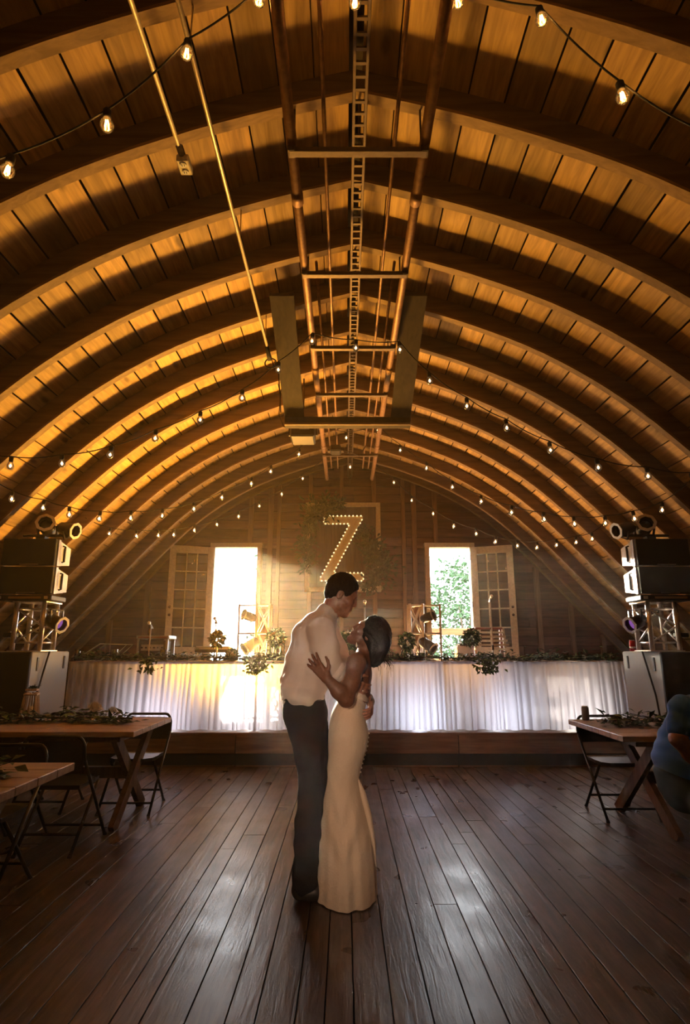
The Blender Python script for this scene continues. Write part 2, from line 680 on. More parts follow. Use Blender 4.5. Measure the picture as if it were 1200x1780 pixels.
r_ = obj('rib', rib_me, M['rib'], ceiling, (0, WALL_Y - .06, 0))
obj('rib_edge', ply_me, M['ply'], r_)

# end wall with two door openings
DZ0 = 1.14
dl0, dl1 = at(372, 1000, WALL_Y).x, at(447, 1000, WALL_Y).x
dr0, dr1 = at(747, 1000, WALL_Y).x, at(819, 1000, WALL_Y).x
DZ1 = at(410, 951, WALL_Y).z
OPEN = [(dl0, dl1), (dr0, dr1)]


def wall_row(mb, z0, z1, hw, y, th, out=None):
    segs = [(XC - hw, XC + hw)]
    if z1 > DZ0 + .01 and z0 < DZ1 - .01:
        for (a, b) in OPEN:
            n_ = []
            for (s0, s1) in segs:
                if b <= s0 or a >= s1:
                    n_.append((s0, s1))
                else:
                    if a > s0:
                        n_.append((s0, a))
                    if b < s1:
                        n_.append((b, s1))
            segs = n_
    return segs


# thin backing skin, cut around the doors
bk = MB()
zs = [-.1, DZ0, 2.0, 2.6, DZ1, 3.7, 4.1, 4.5, 5.2]
for z0, z1 in zip(zs[:-1], zs[1:]):
    for (a, b) in wall_row(None, z0, z1, arch_x(max(z0, 0)) + .35, 0, 0):
        bk.box(((a + b) / 2, WALL_Y + .16, (z0 + z1) / 2), (b - a, .03, z1 - z0))
wall_end = tag(part('wall_end', bk, M['shell'], None), 'red-brown boarded gable wall behind the stage', 'wall', kind='structure')
z = .30
row = 0
while z < 4.95:
    h = .168
    hw = arch_x(min(max(z + h * .3, 0), 4.92)) + .12
    segs = wall_row(None, z, min(z + h, 5), hw, 0, 0)
    for (a, b) in segs:
        cut = [a]
        if b - a > 2.2:
            cut.append(a + (b - a) * R.uniform(.3, .7))
        cut.append(b)
        for c0, c1 in zip(cut[:-1], cut[1:]):
            zz0, zz1 = z, z + h - .008
            if zz0 < DZ1 < zz1 and (abs(c0) < 3):
                pass
            o = part('wall_board', MB().box((0, 0, 0), (c1 - c0 - .004, .022, zz1 - zz0), None, .003), M['wall'], wall_end,
                     loc=((c0 + c1) / 2, WALL_Y + .12 + R.uniform(-.003, .003), (zz0 + zz1) / 2))
    z += h
# studs
for px, w in ((196, .09), (258, .10), (432, .09), (467, .10), (482, .07), (538, .08), (594, .07), (652, .08), (704, .07), (723, .09),
              (761, .08), (934, .09), (990, .08), (1040, .08)):
    p = at(px, 1000, WALL_Y)
    z1 = arch_z(p.x) - .0
    z0 = STAGE_Z
    inside = any(a - .12 < p.x < b + .12 for a, b in OPEN)
    if inside:
        z0 = DZ1 + .09
    if z1 - z0 > .1:
        part('stud', MB().box((0, 0, 0), (w, .075, z1 - z0), None, .004), M['stud'], wall_end, loc=(p.x, WALL_Y + .07, (z0 + z1) / 2))
for px0, px1 in ((455, 480), (722, 740)):
    a, b = at(px0, 950, WALL_Y), at(px1, 950, WALL_Y)
    part('blocking', MB().box((0, 0, 0), (b.x - a.x, .05, .05)), M['stud'], wall_end, loc=((a.x + b.x) / 2, WALL_Y + .08, a.z))
# back wall behind the camera
tag(part('wall_back', MB().box((XC, BACK_Y, 2.4), (12.6, .1, 5.4)), M['wall'], None), 'boarded gable wall behind the camera', 'wall', kind='structure')

# stage step
st = tag(part('stage', MB().box((XC, (STAGE_Y + .06 + WALL_Y) / 2, .2), (10.6, WALL_Y - STAGE_Y - .06, .36)), M['black'], None),
         'low timber stage along the gable wall', 'stage', kind='structure')
for i in range(3):
    a = -4.1 + i * 2.75
    part('fascia_board', MB().box((0, 0, 0), (2.74, .035, .225), None, .004), M['stage'], st, loc=(a + 1.375, STAGE_Y + .02, .275))
    part('kick_board', MB().box((0, 0, 0), (2.74, .03, .155), None, .004), M['stage'], st, loc=(a + 1.375, STAGE_Y + .075, .078))
for i in range(14):
    part('deck_board', MB().box((0, 0, 0), (8.3, .222, .025), None, .003), M['stage'], st, loc=(.03, STAGE_Y + .11 + i * .2255, .392))


# doors
def make_door(n, x0, x1, hinge, ang):
    root = thing('door_%d' % n, 'open cream glazed door %s of the hanging letter sign' % ('left' if n == 1 else 'right'), 'door', (0, 0, 0), kind='structure')
    fw = .085
    f = MB()
    part('frame_post', MB().box((x0 - fw / 2 + .01, WALL_Y + .05, (DZ0 + DZ1) / 2), (fw, .16, DZ1 - DZ0), None, .004), M['white_paint'], root)
    part('frame_post', MB().box((x1 + fw / 2 - .01, WALL_Y + .05, (DZ0 + DZ1) / 2), (fw, .16, DZ1 - DZ0), None, .004), M['white_paint'], root)
    part('frame_head', MB().box(((x0 + x1) / 2, WALL_Y + .05, DZ1 + .035), (x1 - x0 + 2 * fw, .17, .085), None, .004), M['white_paint'], root)
    part('sill', MB().box(((x0 + x1) / 2, WALL_Y + .06, DZ0 - .03), (x1 - x0 + 2 * fw, .2, .06), None, .004), M['white_paint'], root)
    # leaf: local x from hinge outward
    W = (x1 - x0) * .99
    H = DZ1 - DZ0 - .03
    sgn = 1 if hinge == 'right' else -1
    hx = x1 if hinge == 'right' else x0
    leaf = bpy.data.objects.new('door_leaf', None)
    COL.objects.link(leaf)
    leaf.parent = root
    leaf.location = (hx, WALL_Y - .05, DZ0 + .015)
    leaf.rotation_euler = (0, 0, ang)
    st_, tr, br = .115, .135, .30
    gx0, gx1 = st_, W - st_
    gz0, gz1 = br, H - tr
    th = .042
    lf = MB()
    lf.box((st_ / 2, 0, H / 2), (st_, th, H), None, .003)
    lf.box((W - st_ / 2, 0, H / 2), (st_, th, H), None, .003)
    lf.box((W / 2, 0, br / 2), (W - 2 * st_, th, br))
    lf.box((W / 2, 0, H - tr / 2), (W - 2 * st_, th, tr))
    # muntins
    cw, rh = (gx1 - gx0) / 3, (gz1 - gz0) / 5
    for i in (1, 2):
        lf.box((gx0 + i * cw, 0, (gz0 + gz1) / 2), (.024, th * .8, gz1 - gz0))
    for j in (1, 2, 3, 4):
        lf.box(((gx0 + gx1) / 2, 0, gz0 + j * rh), (gx1 - gx0, th * .8, .024))
    part('leaf_frame', lf, M['white_paint'], leaf)
    pm = MB().box((0, 0, 0), (cw - .02, .005, rh - .02)).mesh('pane')
    for i in range(3):
        for j in range(5):
            obj('pane', pm, M['glass'], leaf, (gx0 + (i + .5) * cw, 0, gz0 + (j + .5) * rh))
    for dz in (0, -.14):
        kb = MB()
        for sy in (-1, 1):
            kb.lathe([(.0, .055), (.022, .05), (.026, .035), (.012, .025), (.012, .0), (.026, 0)][::-1] if dz == 0 else [(.024, 0), (.024, .02), (0, .022)],
                     (W - .055, sy * th / 2, H * .47 + dz), 10, (0, sy, 0))
        part('knob' if dz == 0 else 'lock', kb, M['knob'], leaf, True)
    for hz in (.2, H / 2, H - .2):
        part('hinge', MB().tube([(0, -.03, hz - .05), (0, -.03, hz + .05)], .008), M['knob'], leaf)
    return root


# left leaf swings to the left into the room: local +x direction at angle pi +/-
make_door(1, dl0, dl1, 'left', PI + math.radians(19))
make_door(2, dr0, dr1, 'right', -math.radians(21))

# ------------------------------------------------------------------ outside: lawn, deck rail, tree
tag(part('ground', MB().box((0, 60, -3.2), (160, 98, .2)), M['lawn'], None), 'green lawn below the barn outside', 'ground', kind='structure')
dk = thing('deck_railing', 'orange timber deck railing outside the right open door', 'railing', (0, 12.9, 0))
dz = at(780, 1098, 12.9).z
part('rail', MB().box((1.6, 0, dz), (6.5, .09, .14), None, .006), M['deck_rail'], dk)
part('rail', MB().box((1.6, .02, dz - .62), (6.5, .05, .10), None, .006), M['deck_rail'], dk)
for i in range(5):
    part('post', MB().box((-1.6 + i * 1.6, .05, dz - .72), (.10, .10, 1.45), None, .006), M['deck_rail'], dk)
tag(part('deck', MB().box((0, 12.1, DZ0 - .25), (7.5, 1.9, .1)), M['deck_rail'], None), 'timber deck outside the gable doors', 'deck', kind='structure')


def tree(loc, h, r, seed, label):
    rr = random.Random(seed)
    t = thing('leafy_tree', label, 'tree', loc)
    tk = MB().tube([(0, 0, 0), (.1, 0, h * .3), (0, .1, h * .55), (.2, 0, h * .8)], [.25, .2, .14, .05], 8)
    for i in range(9):
        a = i * 2.4
        b = Vector((math.cos(a) * r * .6, math.sin(a) * r * .6, h * (.5 + .04 * i)))
        tk.tube([(0, 0, h * (.3 + .04 * i)), b * .5 + Vector((0, 0, h * .2)), b], [.09, .06, .02], 5)
    part('trunk', tk, M['bark'], t)
    lf = MB()
    for c in range(80):
        a, b = rr.uniform(0, 2 * PI), rr.uniform(-.6, 1)
        q = (1 - b * b * .8) ** .5 * rr.uniform(.35, 1)
        cc = Vector((math.cos(a) * r * q, math.sin(a) * r * q, h * .62 + b * h * .36))
        for i in range(70):
            p = cc + Vector((rr.gauss(0, .42), rr.gauss(0, .42), rr.gauss(0, .36)))
            d = Vector((rr.uniform(-1, 1), rr.uniform(-1, 1), rr.uniform(-.8, .4)))
            lf.leaf(p, d, (rr.uniform(-1, 1), rr.uniform(-1, 1), 1), rr.uniform(.16, .3), .07)
    tag(part('foliage', lf, M['tree_leaf'], t), kind='stuff')
    return t


tp = at(800, 1040, 24)
tree((tp.x + .3, 24, -3.1), tp.z + 3.1 + 1.4, 2.1, 3, 'pale green leafy tree seen through the right open door')

tree((-1.5, 22.6, -3.1), 7.9, 2.0, 8, 'unseen leafy tree beyond the gable, added to dapple the sun')  # out-of-view tree, added to break up the sun through the right door

# ------------------------------------------------------------------ ceiling fittings
# hay track with rungs along the ridge
zt = 4.62
tr_ = thing('hay_track', 'long ladder-like iron hay track hanging under the ridge', 'track', (XC + .02, 0, zt))
for sx in (-1, 1):
    part('side_rail', MB().box((sx * .036, 4.9, 0), (.020, 11.6, .05), None, .003), M['iron'], tr_)
rung = MB().box((0, 0, 0), (.056, .018, .014)).mesh('rung')
for i in range(142):
    obj('rung', rung, M['iron'], tr_, (0, -.4 + i * .0795, -.02))
for i in range(8):
    part('hanger', MB().tube([(0, .2 + i * 1.46, .0), (0, .2 + i * 1.46, .34)], .008, 6), M['iron'], tr_)

# two long pipes with cross bars, and thin rods
HP = 3.0
for sx, lab in ((-1, 'left'), (1, 'right')):
    X = -.325 if sx < 0 else .485
    pipe = thing('ceiling_pipe', 'thick brown pipe running along the ridge on the %s of the track' % lab, 'pipe', (X, 0, CAM_Z + HP))
    part('pipe_run', MB().tube([(0, -.6, 0), (0, WALL_Y - .75, 0)], .033, 10), M['pipe'], pipe, True)
    for yy in (.9, 3.4, 5.9, 8.4):
        part('coupling', MB().tube([(0, yy - .05, 0), (0, yy + .05, 0)], .041, 10), M['pipe'], pipe, True)
    for i in range(6):
        yy = RIB0 + (i * 2 - 2) * RIBS
        ztop = arch_z(X) - CAM_Z - HP
        part('pipe_hanger', MB().tube([(0, yy, 0), (0, yy, ztop)], .007, 5), M['iron'], pipe)
for X, lab in ((-.235, 'far left'), (-.125, 'left'), (.31, 'right'), (.405, 'far right')):
    rd = thing('ceiling_rod', 'thin rusty rod along the ridge on the %s side of the track' % lab, 'rod', (X, 0, CAM_Z + HP + .09))
    y0 = 4.2 if abs(X - XC) > .26 else -.5
    part('rod_run', MB().tube([(0, y0, 0), (0, WALL_Y - 1.1, 0)], .012, 6), M['pipe'], rd, True)
for i, (yy, lab) in enumerate(((2.98, 'nearest'), (4.18, 'second'), (5.37, 'third'), (6.48, 'fourth'), (8.7, 'farthest'))):
    cb = thing('cross_bar', 'dark cross bar between the ridge pipes, %s from the camera' % lab, 'bar', (.08, yy, CAM_Z + HP - .045))
    part('bar', MB().box((0, 0, 0), (.84, .05, .035), None, .003), M['iron'], cb)
    for sx in (-1, 1):
        part('clamp', MB().box((sx * .405, 0, .03), (.05, .07, .09), None, .006), M['iron'], cb)

# hanging dark timber frame (two sloping planks and a cross beam)
hf = thing('hanging_timber_frame', 'dark U-shaped timber frame hanging below the ridge mid-barn', 'frame', (0, 0, 0))
for sx in (-1, 1):
    c = .03
    part('plank', MB().bar((c + sx * .62, 4.85, 4.62), (c + sx * .62, 6.50, 4.03), .225, .045), M['dark_timber'], hf)
    part('hanger', MB().bar((c + sx * .62, 6.42, 4.05), (c + sx * .62, 6.42, arch_z(.65) + .02), .05, .05), M['shell'], hf)
part('cross_beam', MB().box((.03, 6.47, 4.0), (1.47, .13, .10), None, .006), M['dark_timber'], hf)
part('edge_strip', MB().box((.03, 6.40, 3.955), (1.47, .03, .022), None, .003), M['ply'], hf)

# lamp / projector hanging just behind the frame
pp = at(527, 755, 6.9)
pj = thing('stage_projector', 'dark box-shaped projector hanging behind the timber frame', 'projector', (pp.x, 6.9, pp.z))
part('housing', MB().box((0, 0, 0), (.30, .34, .17), None, .02), M['lamp_black'], pj)
part('lens_panel', MB().box((0.03, -.175, .03), (.12, .012, .07), None, .004), M['steel'], pj)
part('yoke', MB().bar((-.17, 0, -.02), (-.17, 0, .22), .02, .04).bar((.17, 0, -.02), (.17, 0, .22), .02, .04).bar((-.17, 0, .22), (.17, 0, .22), .04, .02), M['lamp_black'], pj)
part('hook', MB().tube([(0, 0, .22), (0, 0, arch_z(pp.x) - pp.z)], .012, 6), M['iron'], pj)
part('cable', MB().tube([(-.1, 0, .08), (-.25, .05, .12), (-.32, .1, .3), (-.30, .1, arch_z(pp.x - .3) - pp.z)], .006, 5), M['cord'], pj)
pp = at(572, 782, 8.2)
mo = thing('hoist_motor', 'small dark hoist trolley on the track near the gable', 'hoist', (pp.x + .1, 8.2, pp.z))
part('body', MB().box((0, 0, 0), (.16, .22, .10), None, .02), M['lamp_black'], mo)
part('wheel', MB().lathe([(.045, -.02), (.045, .02)], (-.10, 0, 0), 10, (1, 0, 0)).lathe([(.045, -.02), (.045, .02)], (.10, 0, 0), 10, (1, 0, 0)), M['iron'], mo)
part('rope', MB().tube([(.12, 0, 0), (.35, .1, -.06), (.45, .1, .1), (.5, .1, .3)], .008, 5), M['iron'], mo)
part('hook_bar', MB().tube([(0, 0, .05), (0, 0, 4.6 - pp.z)], .012, 6), M['iron'], mo)

# conduits
a1, a2 = at(312, 262, 2.95), at(232, 0, 2.0)
c1 = thing('outlet_conduit', 'short pale conduit ending in a twin outlet box', 'conduit', (-1.0, 0, CAM_Z + 2.95))
part('tube', MB().tube([(0, -.5, 0), (0, 2.96, 0)], .0135, 8), M['conduit'], c1, True)
part('strap', MB().box((-.02, 1.95, .012), (.07, .02, .02)), M['conduit'], c1)
part('stem', MB().tube([(0, 1.95, 0), (0, 1.95, .3)], .006, 5), M['conduit'], c1)
part('connector', MB().tube([(0, 2.93, 0), (0, 2.99, 0)], .02, 8), M['steel'], c1, True)
bx = part('outlet_box', MB().box((.005, 3.05, -.02), (.075, .12, .05), None, .006), M['plastic'], c1)
for i in (-1, 1):
    part('socket', MB().lathe([(.0, .0), (.021, .0), (.021, .004), (.018, .006), (0, .006)], (.005, 3.05 + i * .028, -.045), 12, (0, 0, -1)), M['white_gear'], bx)
    part('slot', MB().box((-.002, 3.05 + i * .028, -.052), (.004, .012, .004)).box((.012, 3.05 + i * .028, -.052), (.004, .012, .004)), M['black'], bx)
c2 = thing('drop_cord_conduit', 'long pale conduit ending in a coiled black plug', 'conduit', (-.792, 0, CAM_Z + 3.0))
part('tube', MB().tube([(0, -.5, 0), (0, 5.42, 0)], .0135, 8), M['conduit'], c2, True)
for i in range(4):
    yy = RIB0 + (i * 2 - 3) * RIBS
    part('hanger', MB().tube([(0, yy, 0), (0, yy, arch_z(-.79) - CAM_Z - 3.0)], .005, 5), M['conduit'], c2)
cp = MB()
cp.tube([(0, 5.40, 0), (0, 5.5, -.01), (.01, 5.56, -.08)], .022, 8)
part('plug', cp, M['cord'], c2, True)
cc = [(.02 + .06 * math.cos(a), 5.58, -.10 + .055 * math.sin(a)) for a in [i * .5 for i in range(26)]]
part('cord_coil', MB().tube(cc, .007, 6), M['cord'], c2, True)
part('cord_tail', MB().tube([(.06, 5.58, -.08), (.10, 5.6, -.2), (.12, 5.62, -.42), (.13, 5.65, -.62)], .006, 6), M['cord'], c2, True)

# ------------------------------------------------------------------ string lights
bulb_prof = [(.0, -.064), (.018, -.058), (.028, -.043), (.031, -.028), (.026, -.012), (.016, .004), (.014, .012)]


def make_bulb_meshes(suffix, glass, fil, near):
    gl = MB().lathe(bulb_prof, (0, 0, 0), 14 if near else 10).mesh('glass_globe', True)
    gl.materials.append(glass)
    so = MB().lathe([(.015, .006), (.019, .012), (.019, .045), (.010, .056), (0, .056)], (0, 0, 0), 10).mesh('socket', True)
    so.materials.append(M['cord'])
    if near:
        fi = MB()
        for a in range(4):
            an = a * PI / 2
            fi.tube([(.006 * math.cos(an), .006 * math.sin(an), -.006), (.010 * math.cos(an), .010 * math.sin(an), -.044)], .0022, 5)
        fi = fi.mesh('filament')
    else:
        fi = MB().lathe([(0, -.046), (.013, -.03), (0, -.008)], (0, 0, 0), 6).mesh('filament', True)
    fi.materials.append(fil)
    return gl, so, fi


near_b = make_bulb_meshes('near', M['amber_glass'], M['filament'], True)
far_b = make_bulb_meshes('far', M['pale_glass'], M['filament_far'], False)
gable_b = make_bulb_meshes('gable', M['pale_glass'], M['filament_gable'], False)


def string_light(label, pts, meshes, tails=True):
    root = thing('string_light', label, 'string light', (0, 0, 0), group='string lights hung across the barn')
    cord = []
    for i, p in enumerate(pts):
        cord.append(p + Vector((0, 0, .058)))
    dense = []
    if tails:
        cord = [cord[0] + (cord[0] - cord[1]) * .9 + Vector((0, 0, .1))] + cord + [cord[-1] + (cord[-1] - cord[-2]) * .9 + Vector((0, 0, .1))]
    for i in range(len(cord) - 1):
        a, b = cord[i], cord[i + 1]
        for k in range(6):
            t = k / 6
            q = a.lerp(b, t)
            q.z -= (b - a).length * .05 * 4 * t * (1 - t)
            dense.append(q)
    dense.append(cord[-1])
    part('wire', MB().tube(dense, .005, 5), M['cord'], root, True)
    for p in pts:
        b = obj('bulb', meshes[0], None, root, p)
        b.rotation_euler = (R.uniform(-.12, .12), R.uniform(-.12, .12), R.uniform(0, 6))
        obj('socket', meshes[1], None, b)
        obj('filament', meshes[2], None, b)
    return root


def pix(pts, Yf):
    out = []
    for (px, py) in pts:
        p = at(px, py, Yf(px))
        lim = arch_z(p.x) - .06
        if p.z > lim:
            # come closer until under the roof
            Y = Yf(px)
            while p.z > arch_z(p.x) - .06 and Y > 2:
                Y -= .05
                p = at(px, py, Y)
        out.append(p + Vector((0, 0, .03)))
    return out


SA = [(14, 297), (185, 217), (325, 93), (452, 2), (618, 3), (795, 3), (941, 35), (1082, 168), (1215, 250)]
SB = [(18, 810), (107, 806), (192, 791), (270, 762), (348, 730), (421, 692), (484, 643), (543, 593), (619, 605), (695, 608), (747, 662),
      (812, 706), (881, 744), (957, 783), (1040, 813), (1127, 828), (1205, 838)]
SC = [(20, 868), (75, 883), (120, 895), (173, 902), (227, 901), (282, 897), (337, 885), (386, 865), (437, 841), (471, 820), (520, 790), (557, 746),
      (602, 761), (657, 748), (696, 783), (742, 814), (787, 847), (837, 872), (890, 891), (946, 903), (999, 911), (1053, 910), (1103, 902), (1152, 887)]
SD = [(190, 928), (237, 932), (275, 931), (302, 930), (338, 922), (377, 912), (415, 898), (451, 880), (490, 859), (526, 832), (564, 804), (609, 812),
      (649, 812), (685, 839), (716, 870), (753, 893), (789, 915), (828, 928), (862, 942), (900, 949), (934, 952), (968, 948), (1002, 943), (1030, 937)]
string_light('amber bulb string light hung nearest the camera', pix(SA, lambda x: 2.2), near_b)
string_light('string light with clear bulbs swagged below the timber frame', pix(SB, lambda x: 5.0), far_b)
string_light('string light swagged between the loudspeaker towers in front of the gable', pix(SC, lambda x: 8.0 - 2.2 * abs(x - 605) / 550), gable_b)
string_light('string light draped in front of the gable wall, farthest of the strings', pix(SD, lambda x: 10.0 - 2.3 * abs(x - 605) / 410), gable_b)
# ------------------------------------------------------------------ greenery helpers
def leaves_along(mb, pts, n, L, w, spread, rr, droop=-.2, up=.3):
    for i in range(n):
        t = rr.random() * (len(pts) - 1)
        k = min(int(t), len(pts) - 2)
        p = Vector(pts[k]).lerp(Vector(pts[k + 1]), t - k)
        p = p + Vector((rr.gauss(0, spread[0]), rr.gauss(0, spread[1]), rr.gauss(0, spread[2])))
        d = Vector((rr.uniform(-1, 1), rr.uniform(-1, 1), rr.uniform(droop, up)))
        mb.leaf(p, d, (rr.uniform(-.5, .5), rr.uniform(-.5, .5), 1), L * rr.uniform(.6, 1.3), w * rr.uniform(.6, 1.2))


def garland(name, label, pts, n, L, w, spread, seed, flowers=(), zmin=None, group=None):
    rr = random.Random(seed)
    root = thing(name, label, 'garland', pts[0], 0, group)
    o = Vector(pts[0])
    loc = [Vector(p) - o for p in pts]
    part('stem', MB().tube([p + Vector((0, 0, .012)) for p in loc], .008, 5), M['bark'], root)
    for nm, mt, frac in (('dark_leaves', 'leaf', .55), ('pale_leaves', 'leaf2', .2), ('grey_leaves', 'sage', .25)):
        mb = MB()
        leaves_along(mb, loc, int(n * frac), L, w, spread, rr)
        if zmin is not None:
            mb.v = [(a, b, max(c, zmin - o.z + .004)) for a, b, c in mb.v]
        tag(part(nm, mb, M[mt], root), kind='stuff')
    for p, r in flowers:
        fl = MB()
        for i in range(46):
            a = i * 2.4
            q = (i / 46)
            d = Vector((math.cos(a) * (.25 + q), math.sin(a) * (.25 + q), 1.15 - q))
            fl.leaf(Vector(p) - o + d * r * .18, d, (math.cos(a), math.sin(a), .8), r, r * .22, .5)
        part('blossom', fl, M['petal'], root)
    return root


def blossom_ball(mb, c, r, n, rr, L, w):
    for i in range(n):
        d = Vector((rr.gauss(0, 1), rr.gauss(0, 1), rr.gauss(.2, 1))).normalized()
        mb.leaf(Vector(c) + d * r * rr.uniform(.35, .85), d + Vector((rr.gauss(0, .5), rr.gauss(0, .5), rr.gauss(0, .4))), (rr.uniform(-1, 1), rr.uniform(-1, 1), 1), L * rr.uniform(.6, 1.2), w)


# ------------------------------------------------------------------ skirted head table on the stage
TZ = 1.255
TY0 = 7.86
tl, trr = at(121, 1150, TY0).x, at(1087, 1150, TY0).x
ht = thing('head_table', 'long head table with white sheer pleated skirt along the stage front', 'table', ((tl + trr) / 2, TY0, STAGE_Z + .01))
hw = (trr - tl) / 2
th = TZ - STAGE_Z - .01
part('table_top', MB().box((0, .38, th - .02), (2 * hw - .02, .74, .03)), M['farm'], ht)
for lx in (-hw + .15, -1.2, 1.2, hw - .15):
    for ly in (.1, .66):
        part('leg', MB().tube([(lx, ly, 0), (lx, ly, th - .035)], .018, 8), M['steel'], ht)
# tablecloth: top and a short overhang
part('tablecloth', MB().box((0, .38, th - .001), (2 * hw, .77, .006)), M['linen'], ht)


def pleated(x0, x1, y, z0, z1, amp, seed, nx=760, nz=14, flare=1.0):
    rr = random.Random(seed)
    mb = MB()
    ph = []
    x = x0
    # irregular gathers: knots with random spacing
    kn = [x0]
    while kn[-1] < x1:
        kn.append(kn[-1] + rr.uniform(.045, .12))
    am = [rr.uniform(.4, 1.3) for _ in kn]
    kn_np = np.array(kn)
    for j in range(nz + 1):
        t = j / nz
        for i in range(nx + 1):
            xx = x0 + (x1 - x0) * i / nx
            k = int(np.searchsorted(kn_np, xx, 'right')) - 1
            k = min(max(k, 0), len(kn) - 2)
            u = (xx - kn[k]) / (kn[k + 1] - kn[k])
            f = math.sin(u * 2 * PI) * am[k]
            sc = .35 + .65 * min(1, t * 2.2)
            yy = y - amp * f * sc - .03 * flare * t
            zz = z1 + (z0 - z1) * t
            if j == nz:
                zz += .006 * math.sin(xx * 23) + .004 * f
            mb.v.append((xx + .012 * t * math.cos(u * 2 * PI), yy, zz))
    for j in range(nz):
        for i in range(nx):
            a = j * (nx + 1) + i
            mb.f.append((a, a + nx + 1, a + nx + 2, a + 1))
    return mb


part('skirt', pleated(-hw, hw, -.012, .012, th, .022, 5), M['skirt'], ht, True)
for sx in (-1, 1):
    sm = pleated(0, .74, 0, .012, th, .016, 9, 120, 8)
    o_ = part('side_skirt', sm, M['skirt'], ht, True)
    o_.location = (sx * hw, .0, 0)
    o_.rotation_euler = (0, 0, PI / 2)

gp = []
for i in range(27):
    t = i / 26
    xx = tl + .05 + (trr - tl - .08) * t
    gp.append((xx, TY0 + .10 + .03 * math.sin(i * 1.7), TZ + .035 + .015 * math.sin(i * 2.3)))
garland('leaf_garland', 'long leafy green garland along the head table edge', gp, 3400, .09, .019, (.03, .05, .034), 11, zmin=TZ + .004)
# sprays hanging over the edge
for (px, nlv, lab) in ((447, 150, 'left of the groom'), (845, 120, 'below the round bouquet on the right'), (260, 60, 'near the glass cylinder by the amplifier')):
    p = at(px, 1142, TY0 - .03)
    rr = random.Random(px)
    t = thing('leaf_spray', 'leafy spray hanging over the head table edge %s' % lab, 'greenery', (p.x, TY0 - .05, TZ))
    mb, mb2 = MB(), MB()
    for i in range(nlv):
        q = Vector((rr.gauss(0, .07), rr.uniform(-.05, .03), rr.uniform(-.13, .05)))
        (mb if i % 4 else mb2).leaf(q, (rr.uniform(-1, 1), rr.uniform(-1, .1), rr.uniform(-1, .2)), (0, -1, .5), .07, .017)
    tag(part('foliage', mb, M['leaf'], t), kind='stuff')
    tag(part('pale_foliage', mb2, M['leaf2'], t), kind='stuff')
    part('stem', MB().tube([(0, .03, .03), (0, -.02, .0), (.01, -.03, -.1)], .005, 5), M['bark'], t)


def bouquet(px, py, Y, r, label, vase, seed, white=.4, jars=0):
    p = at(px, py, Y)
    rr = random.Random(seed)
    t = thing('flower_bouquet', label, 'flowers', (p.x, Y, TZ + .004))
    zc = p.z - TZ
    if vase == 'stem':
        part('vase', MB().lathe([(.0, .0), (.05, .0), (.05, .006), (.014, .014), (.010, zc - r * .9), (.03, zc - r * .6), (.034, zc - r * .45)], (0, 0, 0), 12), M['white_gear'], t, True)
    elif vase == 'jar':
        for i in range(max(jars, 1)):
            part('jar', MB().lathe([(.0, .004), (.038, .004), (.042, .02), (.042, .10), (.032, .118), (.032, zc - r * .3)], ((i - (jars - 1) / 2) * .09, .02 * (i % 2), 0), 12), M['clear_glass'], t, True)
            part('stems', MB().tube([((i - (jars - 1) / 2) * .09, 0, .01), ((i - (jars - 1) / 2) * .06, 0, zc - r * .3)], .012, 6), M['leaf2'], t)
    else:
        part('vase', MB().lathe([(.0, .0), (.045, .0), (.03, .03), (.016, .06), (.02, zc - r * .7), (.045, zc - r * .4)], (0, 0, 0), 12), M['clear_glass'], t, True)
        part('stems', MB().tube([(0, 0, .01), (0, 0, zc - r * .3)], .012, 6), M['leaf'], t)
    g = MB()
    blossom_ball(g, (0, 0, zc), r, 330, rr, .06, .017)
    tag(part('foliage', g, M['leaf'], t), kind='stuff')
    g = MB()
    blossom_ball(g, (0, 0, zc), r, 150, rr, .055, .017)
    tag(part('pale_foliage', g, M['leaf2'], t), kind='stuff')
    for i in range(int(26 * white)):
        d = Vector((rr.gauss(0, 1), rr.gauss(-.6, .8), rr.gauss(.3, .8))).normalized()
        f = MB()
        for k in range(10):
            a = k * 2.4
            dd = Vector((math.cos(a), math.sin(a), 1.2 - k * .1))
            f.leaf((0, 0, 0), d.to_track_quat('Z', 'Y') @ dd, d, .028, .010, .5)
        part('blossom', f, M['petal'], t, loc=Vector((0, 0, zc)) + d * r * .85)


bouquet(378, 1112, 8.0, .105, 'round bouquet on a tall white stem before the left open door', 'stem', 1, .5)
bouquet(480, 1110, 8.0, .13, 'pale hydrangea bouquet in jars behind the groom', 'jar', 2, 1.0, 3)
bouquet(604, 1116, 8.0, .14, 'bouquet seen between the two faces of the couple', 'vase', 3, .6)
bouquet(708, 1116, 8.0, .12, 'bouquet in jars beside the right lighting tower', 'jar', 4, .5, 2)
bouquet(820, 1110, 8.0, .12, 'dark round bouquet before the right open door', 'stem', 5, .1)
bouquet(403, 1140, 7.98, .075, 'low cluster of cream blossoms on the table left of the groom', 'vase', 6, 1.0)
for px, lab in ((134, 'leftmost of the three'), (199, 'middle of the three'), (283, 'beside the amplifier')):
    p = at(px, 1130, 8.0)
    v_ = thing('glass_cylinder', 'clear glass cylinder vase on the head table, %s' % lab, 'vase', (p.x, 8.02, TZ + .004), group='glass cylinders on the head table')
    part('glass_wall', MB().lathe([(.0, .0), (.036, .0), (.040, .15), (.036, .15), (.033, .008), (0, .008)], (0, 0, 0), 14), M['clear_glass'], v_, True)
    part('candle', MB().lathe([(.0, .008), (.022, .008), (.022, .05), (0, .052)], (0, 0, 0), 10), M['petal'], v_, True)

